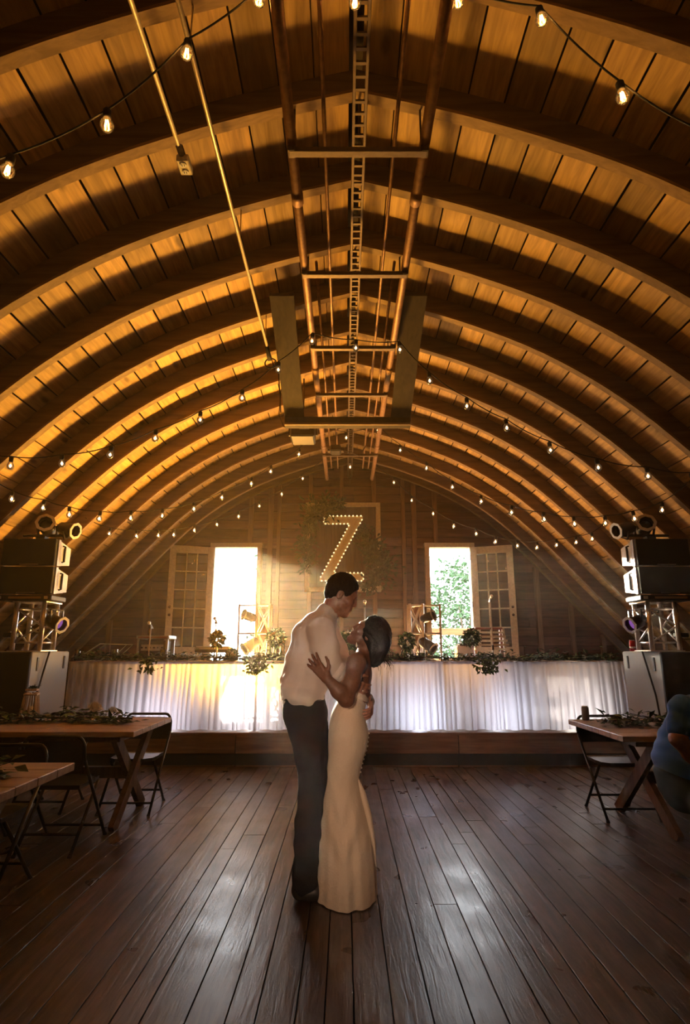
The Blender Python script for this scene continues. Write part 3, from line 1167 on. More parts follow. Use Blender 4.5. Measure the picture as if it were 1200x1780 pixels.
# ------------------------------------------------------------------ stage gear
def par_can(parent, c, d, s=1.0, lens='lens', name='par_lamp', yoke_up=(0, 0, 1), oct_=True):
    c, d = Vector(c), Vector(d).normalized()
    g = bpy.data.objects.new(name, None)
    COL.objects.link(g)
    g.parent = parent
    part('can', MB().lathe([(.0, -.17 * s), (.05 * s, -.165 * s), (.075 * s, -.13 * s), (.085 * s, -.03 * s), (.085 * s, .10 * s), (.078 * s, .10 * s), (.078 * s, -.02 * s)], c, 16, d, False), M['lamp_black'], g, True)
    part('gel_ring', MB().lathe([(.078 * s, .10 * s), (.112 * s, .10 * s), (.112 * s, .112 * s), (.078 * s, .112 * s), (.078 * s, .10 * s)], c, 8, d, False), M['steel'], g)
    part('lens', MB().lathe([(0, .05 * s), (.05 * s, .045 * s), (.078 * s, .03 * s)], c, 14, d), M[lens], g, True)
    side = d.cross(Vector(yoke_up))
    if side.length < .1:
        side = Vector((1, 0, 0))
    side.normalize()
    up = side.cross(d).normalized()
    a = c + side * .1 * s
    b = c - side * .1 * s
    h = Vector(yoke_up) * .16 * s
    part('yoke', MB().bar(a, a + h, .012, .03 * s).bar(b, b + h, .012, .03 * s).bar(a + h, b + h, .03 * s, .012), M['lamp_black'], g)
    return g


def light_tower(px0, px1, Y, mirror, label, cans):
    x0, x1 = at(px0, 1100, Y).x, at(px1, 1100, Y).x
    z1 = at(px0, 1051, Y).z
    t = thing('lighting_tower', label, 'light tower', ((x0 + x1) / 2, Y, STAGE_Z + .005))
    w = (x1 - x0) / 2
    H = z1 - STAGE_Z
    sg = -1 if mirror else 1            # truss on the right for the left tower
    bw = w * .42
    for sx in (1, .42 - .42 + .18):
        for dy in (-.13, .13):
            part('truss_chord', MB().tube([(sg * w * sx, dy, 0), (sg * w * sx, dy, H)], .021, 8), M['alu'], t, True)
    part('outer_pole', MB().tube([(-sg * w, -.02, 0), (-sg * w, -.02, H)], .017, 8), M['steel'], t, True)
    lv = [H - .02, H - .44, H - .86, H - 1.28]
    for i, z_ in enumerate(lv):
        part('cross_rail', MB().tube([(-sg * w, -.02, z_), (sg * w, -.13, z_)], .014, 6), M['steel'] if i else M['alu'], t, True)
        part('cross_rail', MB().tube([(sg * w * .18, .13, z_), (sg * w, .13, z_)], .012, 6), M['alu'], t, True)
    for i in range(3):
        a, b = lv[i], lv[i + 1]
        for dy in (-.13, .13):
            part('brace', MB().tube([(sg * w * .18, dy, a), (sg * w, dy, b)], .014, 6), M['alu'], t, True)
            part('brace', MB().tube([(sg * w * .18, dy, b), (sg * w, dy, a)], .014, 6), M['alu'], t, True)
    part('base_plate', MB().box((0, 0, .008), (2 * w + .15, .4, .016)), M['steel'], t)
    for (cx, cz, dx, dz, s) in cans:
        par_can(t, (cx * w, -.17, H - cz), (dx, -.55, dz), s)
    return t


light_tower(415, 470, 9.1, False, 'silver truss lighting tower with lamps in front of the left door',
            [(-.30, .19, -.75, .25, .8), (-.15, .62, -.7, -.55, .95), (.45, .84, .2, -.6, .7)])
light_tower(712, 766, 9.1, True, 'silver truss lighting tower with lamps beside the right door',
            [(.18, .20, .75, .25, .8), (.10, .62, .7, -.55, .95), (-.45, .84, -.2, -.6, .7)])


def mic_stand(px, pytop, Y, label, boom=0, col='steel'):
    p = at(px, pytop, Y)
    H = p.z - STAGE_Z - .01
    t = thing('microphone_stand', label, 'microphone stand', (p.x, Y, STAGE_Z + .006))
    part('base', MB().lathe([(0, 0), (.13, 0), (.13, .012), (.02, .03), (0, .03)], (0, 0, 0), 16), M['black'], t, True)
    part('pole', MB().tube([(0, 0, .02), (0, 0, H - .1)], [.013, .010], 8), M[col], t, True)
    part('clutch', MB().lathe([(.018, 0), (.018, .07)], (0, 0, H * .55), 8), M['black'], t, True)
    part('clip', MB().box((0, -.01, H - .09), (.03, .05, .035), None, .006), M['black'], t)
    mc = part('microphone', MB().lathe([(0, -.17), (.011, -.168), (.016, -.02), (.018, 0)], (boom * .06, -.06, H - .04), 10, (boom, -1, .35)), M['lamp_black'], t, True)
    part('grille_ball', MB().lathe([(0, -.028), (.02, -.02), (.027, 0), (.02, .02), (0, .028)], (boom * .08, -.09, H - .025), 12), M['alu'], mc, True)
    return t


mic_stand(376, 1072, 9.25, 'microphone stand before the left open door beside the round bouquet')
mic_stand(852, 1034, 9.0, 'tall microphone stand before the right glazed door leaf', 0, 'purple' if 'purple' in M else 'steel')
mic_stand(634, 1043, 8.9, 'microphone stand rising behind the bride below the letter sign')
mic_stand(263, 1080, 8.8, 'slim microphone stand in front of the wheeled amplifier rack')

# amplifier rack left
p0, p1 = at(245, 1103, 9.1), at(301, 1103, 9.1)
ar = thing('amplifier_rack', 'black amplifier rack with metal legs and red trim left of the left door', 'amplifier', ((p0.x + p1.x) / 2, 9.1, STAGE_Z + .005))
w = (p1.x - p0.x)
H = p0.z - STAGE_Z
part('cabinet', MB().box((0, 0, H - .32), (w - .10, .36, .46), None, .012), M['amp'], ar)
part('top_tray', MB().box((0, 0, H - .05), (w, .40, .05), None, .008), M['steel'], ar)
part('red_strip', MB().box((0, -.205, H - .05), (w - .06, .01, .02)), M['red_trim'], ar)
for sx in (-1, 1):
    for sy in (-1, 1):
        part('leg', MB().bar((sx * (w / 2 - .03), sy * .17, 0), (sx * (w / 2 - .03), sy * .17, H - .07), .03, .03), M['steel'], ar)
part('control_panel', MB().box((0, -.182, H - .2), (w - .16, .01, .09)), M['steel'], ar)
for i in range(6):
    part('dial', MB().lathe([(.014, 0), (.012, .02), (0, .02)], (-.15 + i * .06, -.187, H - .2), 8, (0, -1, 0)), M['black'], ar)
part('badge', MB().box((-.12, -.184, H - .40), (.06, .006, .05)), M['white_gear'], ar)
# wedge monitor frame left
p0, p1 = at(150, 1138, 8.85), at(226, 1120, 8.85)
wm = thing('folding_music_stand', 'low folding frame with sloping metal sides left on the stage', 'stand', ((p0.x + p1.x) / 2, 8.85, STAGE_Z + .005))
hh = p1.z - STAGE_Z
w = p1.x - p0.x
fr = MB()
for dy in (-.12, .12):
    fr.tube([(-w / 2, dy, hh - .16), (-w * .12, dy, hh), (w * .5, dy, hh - .01), (w * .25, dy, hh - .16)], .010, 6)
part('top_frame', fr, M['alu'], wm, True)
for sx in (-1, 1):
    part('leg', MB().tube([(sx * w * .35, -.12, 0), (-sx * w * .1, .12, hh - .15)], .012, 6).tube([(sx * w * .35, .12, 0), (-sx * w * .1, -.12, hh - .15)], .012, 6), M['steel'], wm)
part('shelf', MB().box((0, 0, hh - .16), (w * .9, .26, .015)), M['black'], wm)


def keyboard(px0, px1, py, Y, label, red):
    p0, p1 = at(px0, py, Y), at(px1, py, Y)
    t = thing('keyboard', label, 'keyboard', ((p0.x + p1.x) / 2, Y, STAGE_Z + .005))
    w = p1.x - p0.x
    z = p0.z - STAGE_Z
    part('body', MB().box((0, 0, z - .05), (w, .30, .08), None, .012), M['amp'], t)
    part('end_panel', MB().box((0, -.155, z - .03), (w, .012, .03)), M['red_trim' if red else 'steel'], t)
    nk = 24
    km = MB().box((0, 0, 0), (w * .94 / nk * .85, .13, .012)).mesh('white_key')
    for i in range(nk):
        obj('white_key', km, M['white_gear'], t, (-w * .47 + (i + .5) * w * .94 / nk, -.07, z - .005))
    for sx in (-1, 1):
        part('stand_leg', MB().bar((sx * w * .4, -.13, 0), (-sx * w * .4, .0, z - .09), .03, .03).bar((sx * w * .4, .13, 0), (-sx * w * .4, .03, z - .09), .03, .03), M['steel'], t)
    return t


keyboard(343, 402, 1124, 8.75, 'keyboard on a crossed stand before the left open door', False)
# keyboard and ladder-like xylophone right, in front of the right leaf
xp0, xp1 = at(822, 1092, 9.6), at(876, 1092, 9.6)
xy = thing('stepped_bench', 'red-topped wooden bench with stacked slats before the right door leaf', 'bench', ((xp0.x + xp1.x) / 2, 9.6, STAGE_Z + .005))
w = xp1.x - xp0.x
for i in range(6):
    zz = at(850, 1093 + i * 7.2, 9.6).z - STAGE_Z
    part('slat', MB().box((0, -.04 * i, zz), (w * (.86 + .05 * i), .12, .03), None, .005), M['red_trim'] if i == 0 else (M['white_paint'] if i % 2 else M['farm']), xy)
for sx in (-1, 1):
    zz = at(850, 1093, 9.6).z - STAGE_Z
    part('side_frame', MB().box((sx * w * .44, .06, zz / 2), (.06, .06, zz)), M['red_trim'], xy)
    part('side_brace', MB().bar((sx * w * .5, -.22, 0), (sx * w * .46, -.02, zz), .04, .03), M['farm'], xy)
wp = at(806, 1132, 8.9)
cz_ = thing('white_equipment_case', 'small white equipment case with dark top beside the dark bouquet', 'case', (wp.x, 8.9, STAGE_Z + .005))
zz = at(806, 1122, 8.9).z - STAGE_Z
part('body', MB().box((0, 0, zz / 2), (.22, .26, zz - .01), None, .015), M['white_gear'], cz_)
part('lid', MB().box((.02, -.01, zz + .005), (.20, .25, .03), None, .01), M['black'], cz_)
part('latch', MB().box((0, -.135, zz * .8), (.04, .012, .05)), M['steel'], cz_)


# ------------------------------------------------------------------ loudspeaker towers either side
def speaker_side(sx, nm):
    """subwoofer stack, box truss, line array and lamps. sx=-1 left, 1 right"""
    xi = 3.24 * sx + (0 if sx < 0 else .02)       # inner face
    y0, y1 = 6.22, 7.12
    zt_ = 1.385
    lab = {-1: 'beside the farm table with the lantern', 1: 'behind the seated person'}[sx]
    sb = thing('subwoofer', 'tall subwoofer cabinet with grey side on the %s, %s' % (nm, lab), 'speaker', (xi + sx * .36, (y0 + y1) / 2, 0))
    d = (y1 - y0)
    w = .72
    part('cabinet', MB().box((0, .02, zt_ / 2), (w - .02, d - .05, zt_), None, .012), M['sub_panel'], sb)
    part('front_grille', MB().box((0, -d / 2 + .02, zt_ / 2), (w, .05, zt_ - .01), None, .01), M['grille'], sb)
    for (yy, zz) in ((-d * .30, zt_ - .13), (d * .36, zt_ - .12)):
        part('handle_slot', MB().box((-sx * (w / 2 - .008), yy, zz), (.012, .035, .14), None, .003), M['black'], sb)
    part('seam', MB().box((-sx * (w / 2 - .008), 0, zt_ * .5), (.008, d - .08, .012)), M['black'], sb)
    part('cable', MB().tube([(-sx * (w / 2 + .004), -.06, zt_ + .01), (-sx * (w / 2 + .01), -.12, zt_ - .1), (-sx * (w / 2 + .008), -.26, zt_ - .45), (-sx * (w / 2 + .02), -.36, zt_ - .9), (-sx * (w / 2 + .02), -.40, .1)], .010, 6), M['cord'], sb, True)
    # truss column
    tx, ty = xi + sx * .13, 6.50
    zb = at(600, 1046, 6.4).z
    tw = thing('truss_column', 'short silver box truss column on the %s subwoofer' % nm, 'truss', (tx, ty, zt_ + .003))
    Ht = zb - zt_
    q = .145
    for cx in (-1, 1):
        for cy in (-1, 1):
            part('chord', MB().tube([(cx * q, cy * q, 0), (cx * q, cy * q, Ht)], .026, 10), M['alu'], tw, True)
    part('base_plate', MB().box((0, 0, .005), (.36, .36, .01)), M['alu'], tw)
    part('top_plate', MB().box((0, 0, Ht - .006), (.36, .36, .012)), M['alu'], tw)
    lv = [.09, Ht * .5, Ht - .08]
    for z_ in (lv[0], lv[2]):
        for (a, b) in (((-q, -q), (q, -q)), ((q, -q), (q, q)), ((q, q), (-q, q)), ((-q, q), (-q, -q))):
            part('rung', MB().tube([(*a, z_), (*b, z_)], .010, 6), M['alu'], tw, True)
    for (a, b) in (((-q, -q), (q, -q)), ((q, -q), (q, q)), ((q, q), (-q, q)), ((-q, q), (-q, -q))):
        part('brace', MB().tube([(*a, lv[0]), (*b, lv[1])], .011, 6).tube([(*b, lv[1]), (*a, lv[2])], .011, 6), M['alu'], tw, True)
    part('clamp_box', MB().box((sx * .2, -.1, Ht * .32), (.12, .1, .05), None, .01), M['black'], tw)
    # purple wash lamp on the inner side
    wl = thing('wash_lamp', 'round purple-lit wash lamp clamped to the %s truss column' % nm, 'stage lamp', (tx - sx * .24, ty - .04, zt_ + Ht * .58))
    par_can(wl, (0, 0, 0), (-sx * .85, -.28, -.30), .85, 'purple_lens', 'head')
    part('clamp', MB().bar((0, 0, .13), (sx * .12, .0, .15), .03, .03), M['steel'], wl)
    # line array: two wedge cabinets
    la = thing('line_array', 'two stacked black line-array loudspeakers with pale sides on the %s' % nm, 'speaker', (xi + sx * .17, 6.25, zb + .003))
    part('frame_bar', MB().box((0, .17, .03), (.60, .34, .055), None, .008), M['black'], la)
    for cx in (-1, 1):
        part('frame_pin', MB().box((cx * .25, -.005, .03), (.04, .02, .03)), M['alu'], la)
    part('frame_label', MB().box((0.02, -.004, .03), (.34, .012, .022)), M['ply'], la)
    hcab = .302
    for i in range(2):
        zc = .065 + hcab * (i + .5)
        f, b = hcab / 2 - .006, hcab / 2 - .055
        dd = .40
        ww = .285
        cab = MB()
        ring0 = [(-ww, .05, zc - f), (ww, .05, zc - f), (ww, .05, zc + f), (-ww, .05, zc + f)]
        ring1 = [(-ww + .02, dd, zc - b), (ww - .02, dd, zc - b), (ww - .02, dd, zc + b), (-ww + .02, dd, zc + b)]
        cab.loft([ring0, ring1])
        c_ = part('cabinet', cab, M['grey_panel'], la)
        part('front_grille', MB().box((0, .025, zc), (2 * ww, .05, 2 * f), None, .006), M['grille'], c_)
        part('badge_strip', MB().box((.02, -.003, zc - f + .01), (.2, .004, .005)), M['steel'], c_)
        for s2 in (-1, 1):
            xx = s2 * (ww - .004)
            part('rigging_strip', MB().box((s2 * (ww + .004), .075, zc), (.014, .05, 2 * f), None, .003), M['steel'], c_)
            part('handle', MB().tube([(xx + s2 * .006, .17, zc + .09), (xx + s2 * .03, .17, zc + .085), (xx + s2 * .03, .17, zc - .085), (xx + s2 * .006, .17, zc - .09)], .011, 6), M['black'], c_, True)
            part('slot', MB().box((s2 * (ww - .006), .225, zc), (.022, .022, .14), None, .003), M['lamp_black'], c_)
    # lamps on top
    top = zb + .065 + 2 * hcab
    tl_ = thing('lamp_bar', 'pair of par lamps on a bar above the %s line array' % nm, 'stage lamp', (xi + sx * .08, 6.42, top + .002))
    part('bar', MB().tube([(-.26, 0, .06), (.26, 0, .06)], .016, 8), M['black'], tl_, True)
    part('stand_foot', MB().box((sx * .05, 0, .03), (.1, .1, .06), None, .008), M['black'], tl_)
    par_can(tl_, (-sx * .02, -.06, .15), (-sx * .25, -.9, .25), .95, 'lens', 'par_lamp', (0, .3, -.6))
    par_can(tl_, (-sx * .24, 0, .13), (-sx * .95, -.25, -.25), .85, 'lens', 'par_lamp', (0, .3, -.6))
    return tl_


speaker_side(-1, 'left')
speaker_side(1, 'right')
rc_ = at(1101, 1136, 6.75)
can = thing('red_drink_can', 'red drink can standing on the right subwoofer', 'can', (3.335, 6.98, 1.388))
part('body', MB().lathe([(0, 0), (.026, 0), (.033, .008), (.033, .108), (.027, .12), (.026, .122), (0, .118)], (0, 0, 0), 16), M['red_can'], can, True)
part('rim', MB().lathe([(.027, .119), (.029, .122), (.027, .125)], (0, 0, 0), 16), M['alu'], can, True)
part('label_band', MB().lathe([(.0335, .03), (.0335, .05)], (0, 0, 0), 16), M['white_gear'], can, True)

# warm stage lamps that light the roof (fixtures stand on the stage floor behind the head table)
def uplight(x, y, z, target, power, label, col=(1.0, .55, .16), ang=120, blend=.7, size=.38):
    t = thing('stage_floor_lamp', label, 'stage lamp', (x, y, STAGE_Z + .005))
    d = (Vector(target) - Vector((x, y, z))).normalized()
    c = Vector((0, 0, z - STAGE_Z - .005))
    part('stand', MB().tube([(0, 0, 0), (0, 0, c.z - .16)], .016, 8), M['black'], t)
    part('foot', MB().lathe([(0, 0), (.14, 0), (.14, .01), (0, .03)], (0, 0, 0), 12), M['black'], t)
    par_can(t, c, d, .9, 'lens', 'par_lamp', (0, 0, -1))
    ld = bpy.data.lights.new('warm_beam', 'SPOT')
    ld.energy = power
    ld.color = col
    ld.spot_size = math.radians(ang)
    ld.spot_blend = blend
    ld.shadow_soft_size = size
    lo = bpy.data.objects.new('warm_beam', ld)
    COL.objects.link(lo)
    lo.parent = t
    lo.location = c + d * .13
    lo.rotation_euler = d.to_track_quat('-Z', 'Y').to_euler()
    return t


uplight(-1.12, 8.98, 1.2, (-2.3, 4.3, 4.3), 2700, 'warm par lamp on a short stand hidden behind the head table, left', ang=112, blend=1.0, col=(1.0, .46, .05))
uplight(-.9, 10.2, 1.0, (-1.6, 6.6, 4.9), 380, 'warm par lamp on a short stand by the gable wall, left of the sign', ang=118, blend=1.0, col=(1.0, .52, .15))
uplight(1.1, 10.1, 1.0, (1.7, 6.6, 4.9), 620, 'warm par lamp on a short stand by the gable wall, right of the sign', ang=120, blend=1.0, col=(1.0, .50, .16))

# LED lamps added out of sight under the table to make the skirt glow
for lx, pw_, col_, lab in ((-2.35, 26, (.95, .86, .95), 'under the left third of the head table'), (-1.25, 26, (1, .93, .9), 'under the head table behind the groom'),
                          (1.0, 34, (.78, .84, 1.0), 'under the head table right of the bride'), (2.05, 26, (.86, .88, 1.0), 'under the right half of the head table'),
                          (3.05, 34, (1.0, .90, .80), 'under the far right end of the head table')):
    t = thing('skirt_fill_lamp', 'small LED lamp added to backlight the sheer skirt, ' + lab, 'stage lamp', (lx, 8.42, STAGE_Z + .008))
    part('base', MB().box((0, 0, .01), (.14, .12, .02), None, .004), M['black'], t)
    part('housing', MB().lathe([(0, -.06), (.05, -.055), (.06, 0), (.06, .04), (.05, .04), (.05, .0)], (0, 0, .10), 12, (0, -1, .35)), M['lamp_black'], t, True)
    part('bracket', MB().box((-.065, 0, .06), (.008, .04, .10)).box((.065, 0, .06), (.008, .04, .10)), M['black'], t)
    ld = bpy.data.lights.new('skirt_fill_beam', 'SPOT')
    ld.energy = pw_ * .42
    ld.color = col_
    ld.spot_size = math.radians(115)
    ld.spot_blend = .9
    ld.shadow_soft_size = .05
    lo = bpy.data.objects.new('skirt_fill_beam', ld)
    COL.objects.link(lo)
    lo.parent = t
    lo.location = (0, -.05, .12)
    lo.rotation_euler = Vector((0, -1, .28)).to_track_quat('-Z', 'Y').to_euler()

# fill spot on a tripod, added behind the camera to front-light the couple
fs = thing('couple_fill_spot', 'warm fill spot on a tripod, added behind the camera to light the couple', 'stage lamp', (-.9, -3.2, 0))
part('pole', MB().tube([(0, 0, .35), (0, 0, 1.75)], .018, 8), M['black'], fs, True)
for i in range(3):
    an = i * 2 * PI / 3 + .5
    part('leg', MB().tube([(0, 0, .75), (math.cos(an) * .45, math.sin(an) * .45, .01)], .012, 6), M['black'], fs)
fd = (Vector((.02, YC_ := 3.88, .95)) - Vector((-.9, -3.2, 1.95))).normalized()
par_can(fs, (0, 0, 1.95), fd, 1.6, 'lens', 'spot_head', (0, 0, -1))
ld = bpy.data.lights.new('couple_fill_beam', 'SPOT')
ld.energy = 480
ld.color = (1.0, .62, .40)
ld.spot_size = math.radians(22)
ld.spot_blend = 1.0
ld.shadow_soft_size = .18
lo = bpy.data.objects.new('couple_fill_beam', ld)
COL.objects.link(lo)
lo.parent = fs
lo.location = Vector((0, 0, 1.95)) + fd * .2
lo.rotation_euler = fd.to_track_quat('-Z', 'Y').to_euler()

# ------------------------------------------------------------------ Z sign on the gable
SY = WALL_Y - .02
f0, f1 = at(529.5, 1029, SY), at(661, 874, SY)
zs_ = thing('letter_sign', 'cream framed sign with lit marquee letter Z on the gable', 'sign', (0, SY, 0))
fw = .085
zc, xc = (f0.z + f1.z) / 2, (f0.x + f1.x) / 2
part('frame_side', MB().box((f0.x + fw / 2, 0, zc), (fw, .05, f1.z - f0.z), None, .004), M['white_paint'], zs_)
part('frame_side', MB().box((f1.x - fw / 2, 0, zc), (fw, .05, f1.z - f0.z), None, .004), M['white_paint'], zs_)
part('frame_rail', MB().box((xc, 0, f0.z + fw / 2), (f1.x - f0.x - 2 * fw, .048, fw), None, .004), M['white_paint'], zs_)
part('frame_rail', MB().box((xc, 0, f1.z - fw / 2), (f1.x - f0.x - 2 * fw, .048, fw), None, .004), M['white_paint'], zs_)
npan = 9
pw = (f1.x - f0.x - 2 * fw) / npan
pm = MB().box((0, 0, 0), (pw - .006, .02, f1.z - f0.z - 2 * fw), None, .002).mesh('backing_board')
for i in range(npan):
    obj('backing_board', pm, M['panel_dark'], zs_, (f0.x + fw + (i + .5) * pw, .015, zc))


def sp(px, py):
    q = at(px, py, SY - .05)
    return Vector((q.x, 0, q.z))


zp = [(563, 897), (631, 897), (631, 901), (580, 996), (632, 996), (632, 1010), (556, 1010), (556, 1006), (608, 911), (563, 911)]
zv = [sp(*q) for q in zp]
zm = MB()
n_ = len(zv)
zm.v = [(p.x, -.055, p.z) for p in zv] + [(p.x, -.012, p.z) for p in zv]
zm.f = [tuple(range(n_)), tuple(range(2 * n_ - 1, n_ - 1, -1))] + [((i + 1) % n_, i, n_ + i, n_ + (i + 1) % n_) for i in range(n_)]
zo = part('letter_z', zm, M['marquee'], zs_)
bm_ = MB().lathe([(0, -.014), (.010, -.010), (.014, 0), (.010, .010), (0, .014)], (0, 0, 0), 8).mesh('marquee_bulb', True)
for i in range(n_):
    a, b = zv[i], zv[(i + 1) % n_]
    L_ = (b - a).length
    m_ = max(1, int(round(L_ / .072)))
    if L_ < .07:
        continue
    for k in range(m_):
        q = a.lerp(b, (k + .5) / m_)
        ctr = Vector((sum(p.x for p in zv) / n_, 0, sum(p.z for p in zv) / n_))
        obj('marquee_bulb', bm_, M['marquee_bulb'], zo, (q.x, -.068, q.z))


def sign_green(label, spots, seed):
    rr = random.Random(seed)
    p0 = sp(*spots[0][:2])
    t = thing('greenery_swag', label, 'greenery', (p0.x, SY - .09, p0.z))
    dm, pm_ = MB(), MB()
    stem = MB()
    last = None
    for (px, py, r, n) in spots:
        c = sp(px, py) - p0
        if last is not None:
            stem.tube([last, c], .012, 5)
        last = c
        rr_m = r * .0108
        for i in range(n):
            a = rr.uniform(0, 2 * PI)
            q = abs(rr.gauss(0, .55)) * rr_m
            p = c + Vector((math.cos(a) * q, rr.uniform(-.09, .03), math.sin(a) * q))
            d = Vector((math.cos(a) + rr.gauss(0, .6), rr.uniform(-.8, 0), math.sin(a) + rr.gauss(0, .6)))
            (dm if rr.random() < .75 else pm_).leaf(p, d, (rr.uniform(-.6, .6), -1, rr.uniform(-.4, .6)), rr.uniform(.07, .13), rr.uniform(.013, .022))
    part('stem', stem, M['bark'], t)
    tag(part('dark_leaves', dm, M['leaf'], t), kind='stuff')
    tag(part('grey_leaves', pm_, M['sage'], t), kind='stuff')


sign_green('leafy swag over the upper left corner and side of the letter sign',
           [(590, 876, 12, 60), (568, 885, 22, 220), (548, 893, 22, 220), (538, 915, 16, 150), (530, 945, 16, 150), (536, 968, 15, 130), (533, 988, 9, 50)], 31)
sign_green('leafy swag over the lower right corner of the letter sign',
           [(632, 925, 10, 60), (640, 945, 20, 190), (652, 965, 24, 230), (668, 985, 22, 200), (654, 1005, 22, 190), (640, 1020, 14, 80)], 32)
fl = sp(658, 1024)
cf = thing('cream_flower', 'small cream flower below the lower right swag of the sign', 'flower', (fl.x, SY - .13, fl.z))
m_ = MB()
for i in range(30):
    a = i * 2.4
    m_.leaf((0, 0, 0), (math.cos(a) * (.3 + i / 30), -1 + i / 30, math.sin(a) * (.3 + i / 30)), (0, -1, .2), .07, .02, .4)
part('petals', m_, M['petal'], cf)
part('stalk', MB().tube([(0, 0, 0), (-.02, .06, .08)], .006, 5), M['leaf'], cf)


# ------------------------------------------------------------------ farm tables and chairs
def farm_table(x0, x1, y0, y1, label, leg_at):
    t = thing('farm_table', label, 'table', ((x0 + x1) / 2, (y0 + y1) / 2, 0))
    w, d = x1 - x0, y1 - y0
    nb_ = 5
    for i in range(nb_):
        yy = -d / 2 + (i + .5) * d / nb_
        part('top_plank', MB().box((0, yy, .738), (w, d / nb_ - .004, .044), None, .004), M['farm'], t)
    part('apron', MB().box((0, 0, .69), (w - .3, d - .24, .05)), M['farm_leg'], t)
    for lx in leg_at:
        for s in (-1, 1):
            part('leg', MB().bar((lx + s * .024, -s * d * .40, .0), (lx + s * .024, s * d * .36, .71), .045, .10, (0, 0, 1)), M['farm_leg'], t)
    part('stretcher', MB().bar((leg_at[0], 0, .36), (leg_at[-1], 0, .36), .05, .09), M['farm_leg'], t)
    return t


farm_table(-4.25, -1.70, 5.0, 6.05, 'left farm table with wooden lantern and white flowers', (-.95, 1.10))
farm_table(-4.1, -1.58, 2.62, 3.68, 'pine farm table corner nearest the camera at left', (-.95, .95))
farm_table(2.12, 4.35, 4.75, 5.88, 'farm table on the right beside the person in blue', (-.74, .82))


def folding_chair():
    t = thing('folding_chair', 'x', 'chair', (0, 0, 0), 0, 'dark steel folding chairs')
    w = .225
    # frame: front-leg tubes go up to the inverted-U back
    zt2 = .79
    arc = [(-w, -.235, .62)] + [(-w + .06 - .06 * math.cos(a), -.25 - .01 * math.sin(a), .69 + .10 * math.sin(a)) for a in [i * PI / 10 for i in range(1, 6)]]
    arc = arc + [(-x_, y_, z_) for x_, y_, z_ in arc[::-1]]
    part('back_frame', MB().tube(arc, .012, 8), M['chair_metal'], t, True)
    bp = MB()
    rows = []
    for j in range(5):
        z_ = .56 + .20 * j / 4
        row_ = []
        for i in range(9):
            u = -1 + i / 4
            hw_ = (w - .012) * (1 if j < 4 else .86)
            row_.append((u * hw_, -.225 - .02 * (z_ - .56) / .2 - .022 * (1 - u * u), z_))
        rows.append(row_)
    for th_ in (0, .006):
        o = len(bp.v)
        for r__ in rows:
            bp.v += [(a, b - th_, c) for a, b, c in r__]
        for j in range(4):
            for i in range(8):
                a = o + j * 9 + i
                bp.f.append((a, a + 1, a + 10, a + 9))
    part('backrest', bp, M['chair_metal'], t, True)
    st_ = MB()
    pts = [(-.19, -.20), (.19, -.20), (.20, .05), (.19, .15), (.13, .205), (-.13, .205), (-.19, .15), (-.20, .05)]
    st_.v = [(a, b, .452) for a, b in pts] + [(a * .9, b * .9, .444) for a, b in pts] + [(a, b, .425) for a, b in pts]
    n8 = 8
    st_.f = [tuple(range(8, 16))] + [(i, (i + 1) % 8, 8 + (i + 1) % 8, 8 + i) for i in range(8)] + [(16 + i, 16 + (i + 1) % 8, (i + 1) % 8, i) for i in range(8)] + [tuple(range(23, 15, -1))]
    part('seat', st_, M['chair_seat'], t)
    for s in (-1, 1):
        part('front_leg', MB().tube([(s * w, -.235, .63), (s * w, .27, .0)], .012, 8), M['chair_metal'], t, True)
        part('rear_leg', MB().tube([(s * (w - .03), .12, .425), (s * (w - .03), -.27, 0)], .012, 8), M['chair_metal'], t, True)
        part('foot_cap', MB().tube([(s * w, .262, .012), (s * w, .272, 0)], .015, 8), M['black'], t)
        part('foot_cap', MB().tube([(s * (w - .03), -.26, .012), (s * (w - .03), -.272, 0)], .015, 8), M['black'], t)
    part('front_stretcher', MB().tube([(-w, .20, .088), (w, .20, .088)], .010, 8), M['chair_metal'], t, True)
    part('rear_stretcher', MB().tube([(-w + .03, -.16, .12), (w - .03, -.16, .12)], .010, 8), M['chair_metal'], t, True)
    return t


ch0 = folding_chair()
chairs = [
    (-1.93, 5.82, PI, 'dark folding chair at the right end behind the lantern table, facing the camera'),
    (-2.72, 5.86, PI, 'folding chair behind the lantern table, mostly hidden, next to the lantern'),
    (-2.10, 4.76, 0, 'dark folding chair between the two left tables, nearest the dance floor'),
    (-2.85, 4.72, 0, 'dark folding chair on the near side of the lantern table at the left edge'),
    (-2.18, 3.86, PI, 'folding chair tucked behind the pine table corner, its curved top showing'),
    (2.42, 5.62, PI, 'dark folding chair behind the right farm table beside the drink can'),
    (2.72, 4.12, -PI / 2, 'folding chair under the seated person in blue'),
]
for i, (x, y, rz, lab) in enumerate(chairs):
    c = ch0 if i == 0 else copy_tree(ch0)
    c.location = (x, y, 0)
    c.rotation_euler = (0, 0, rz)
    c['label'] = lab

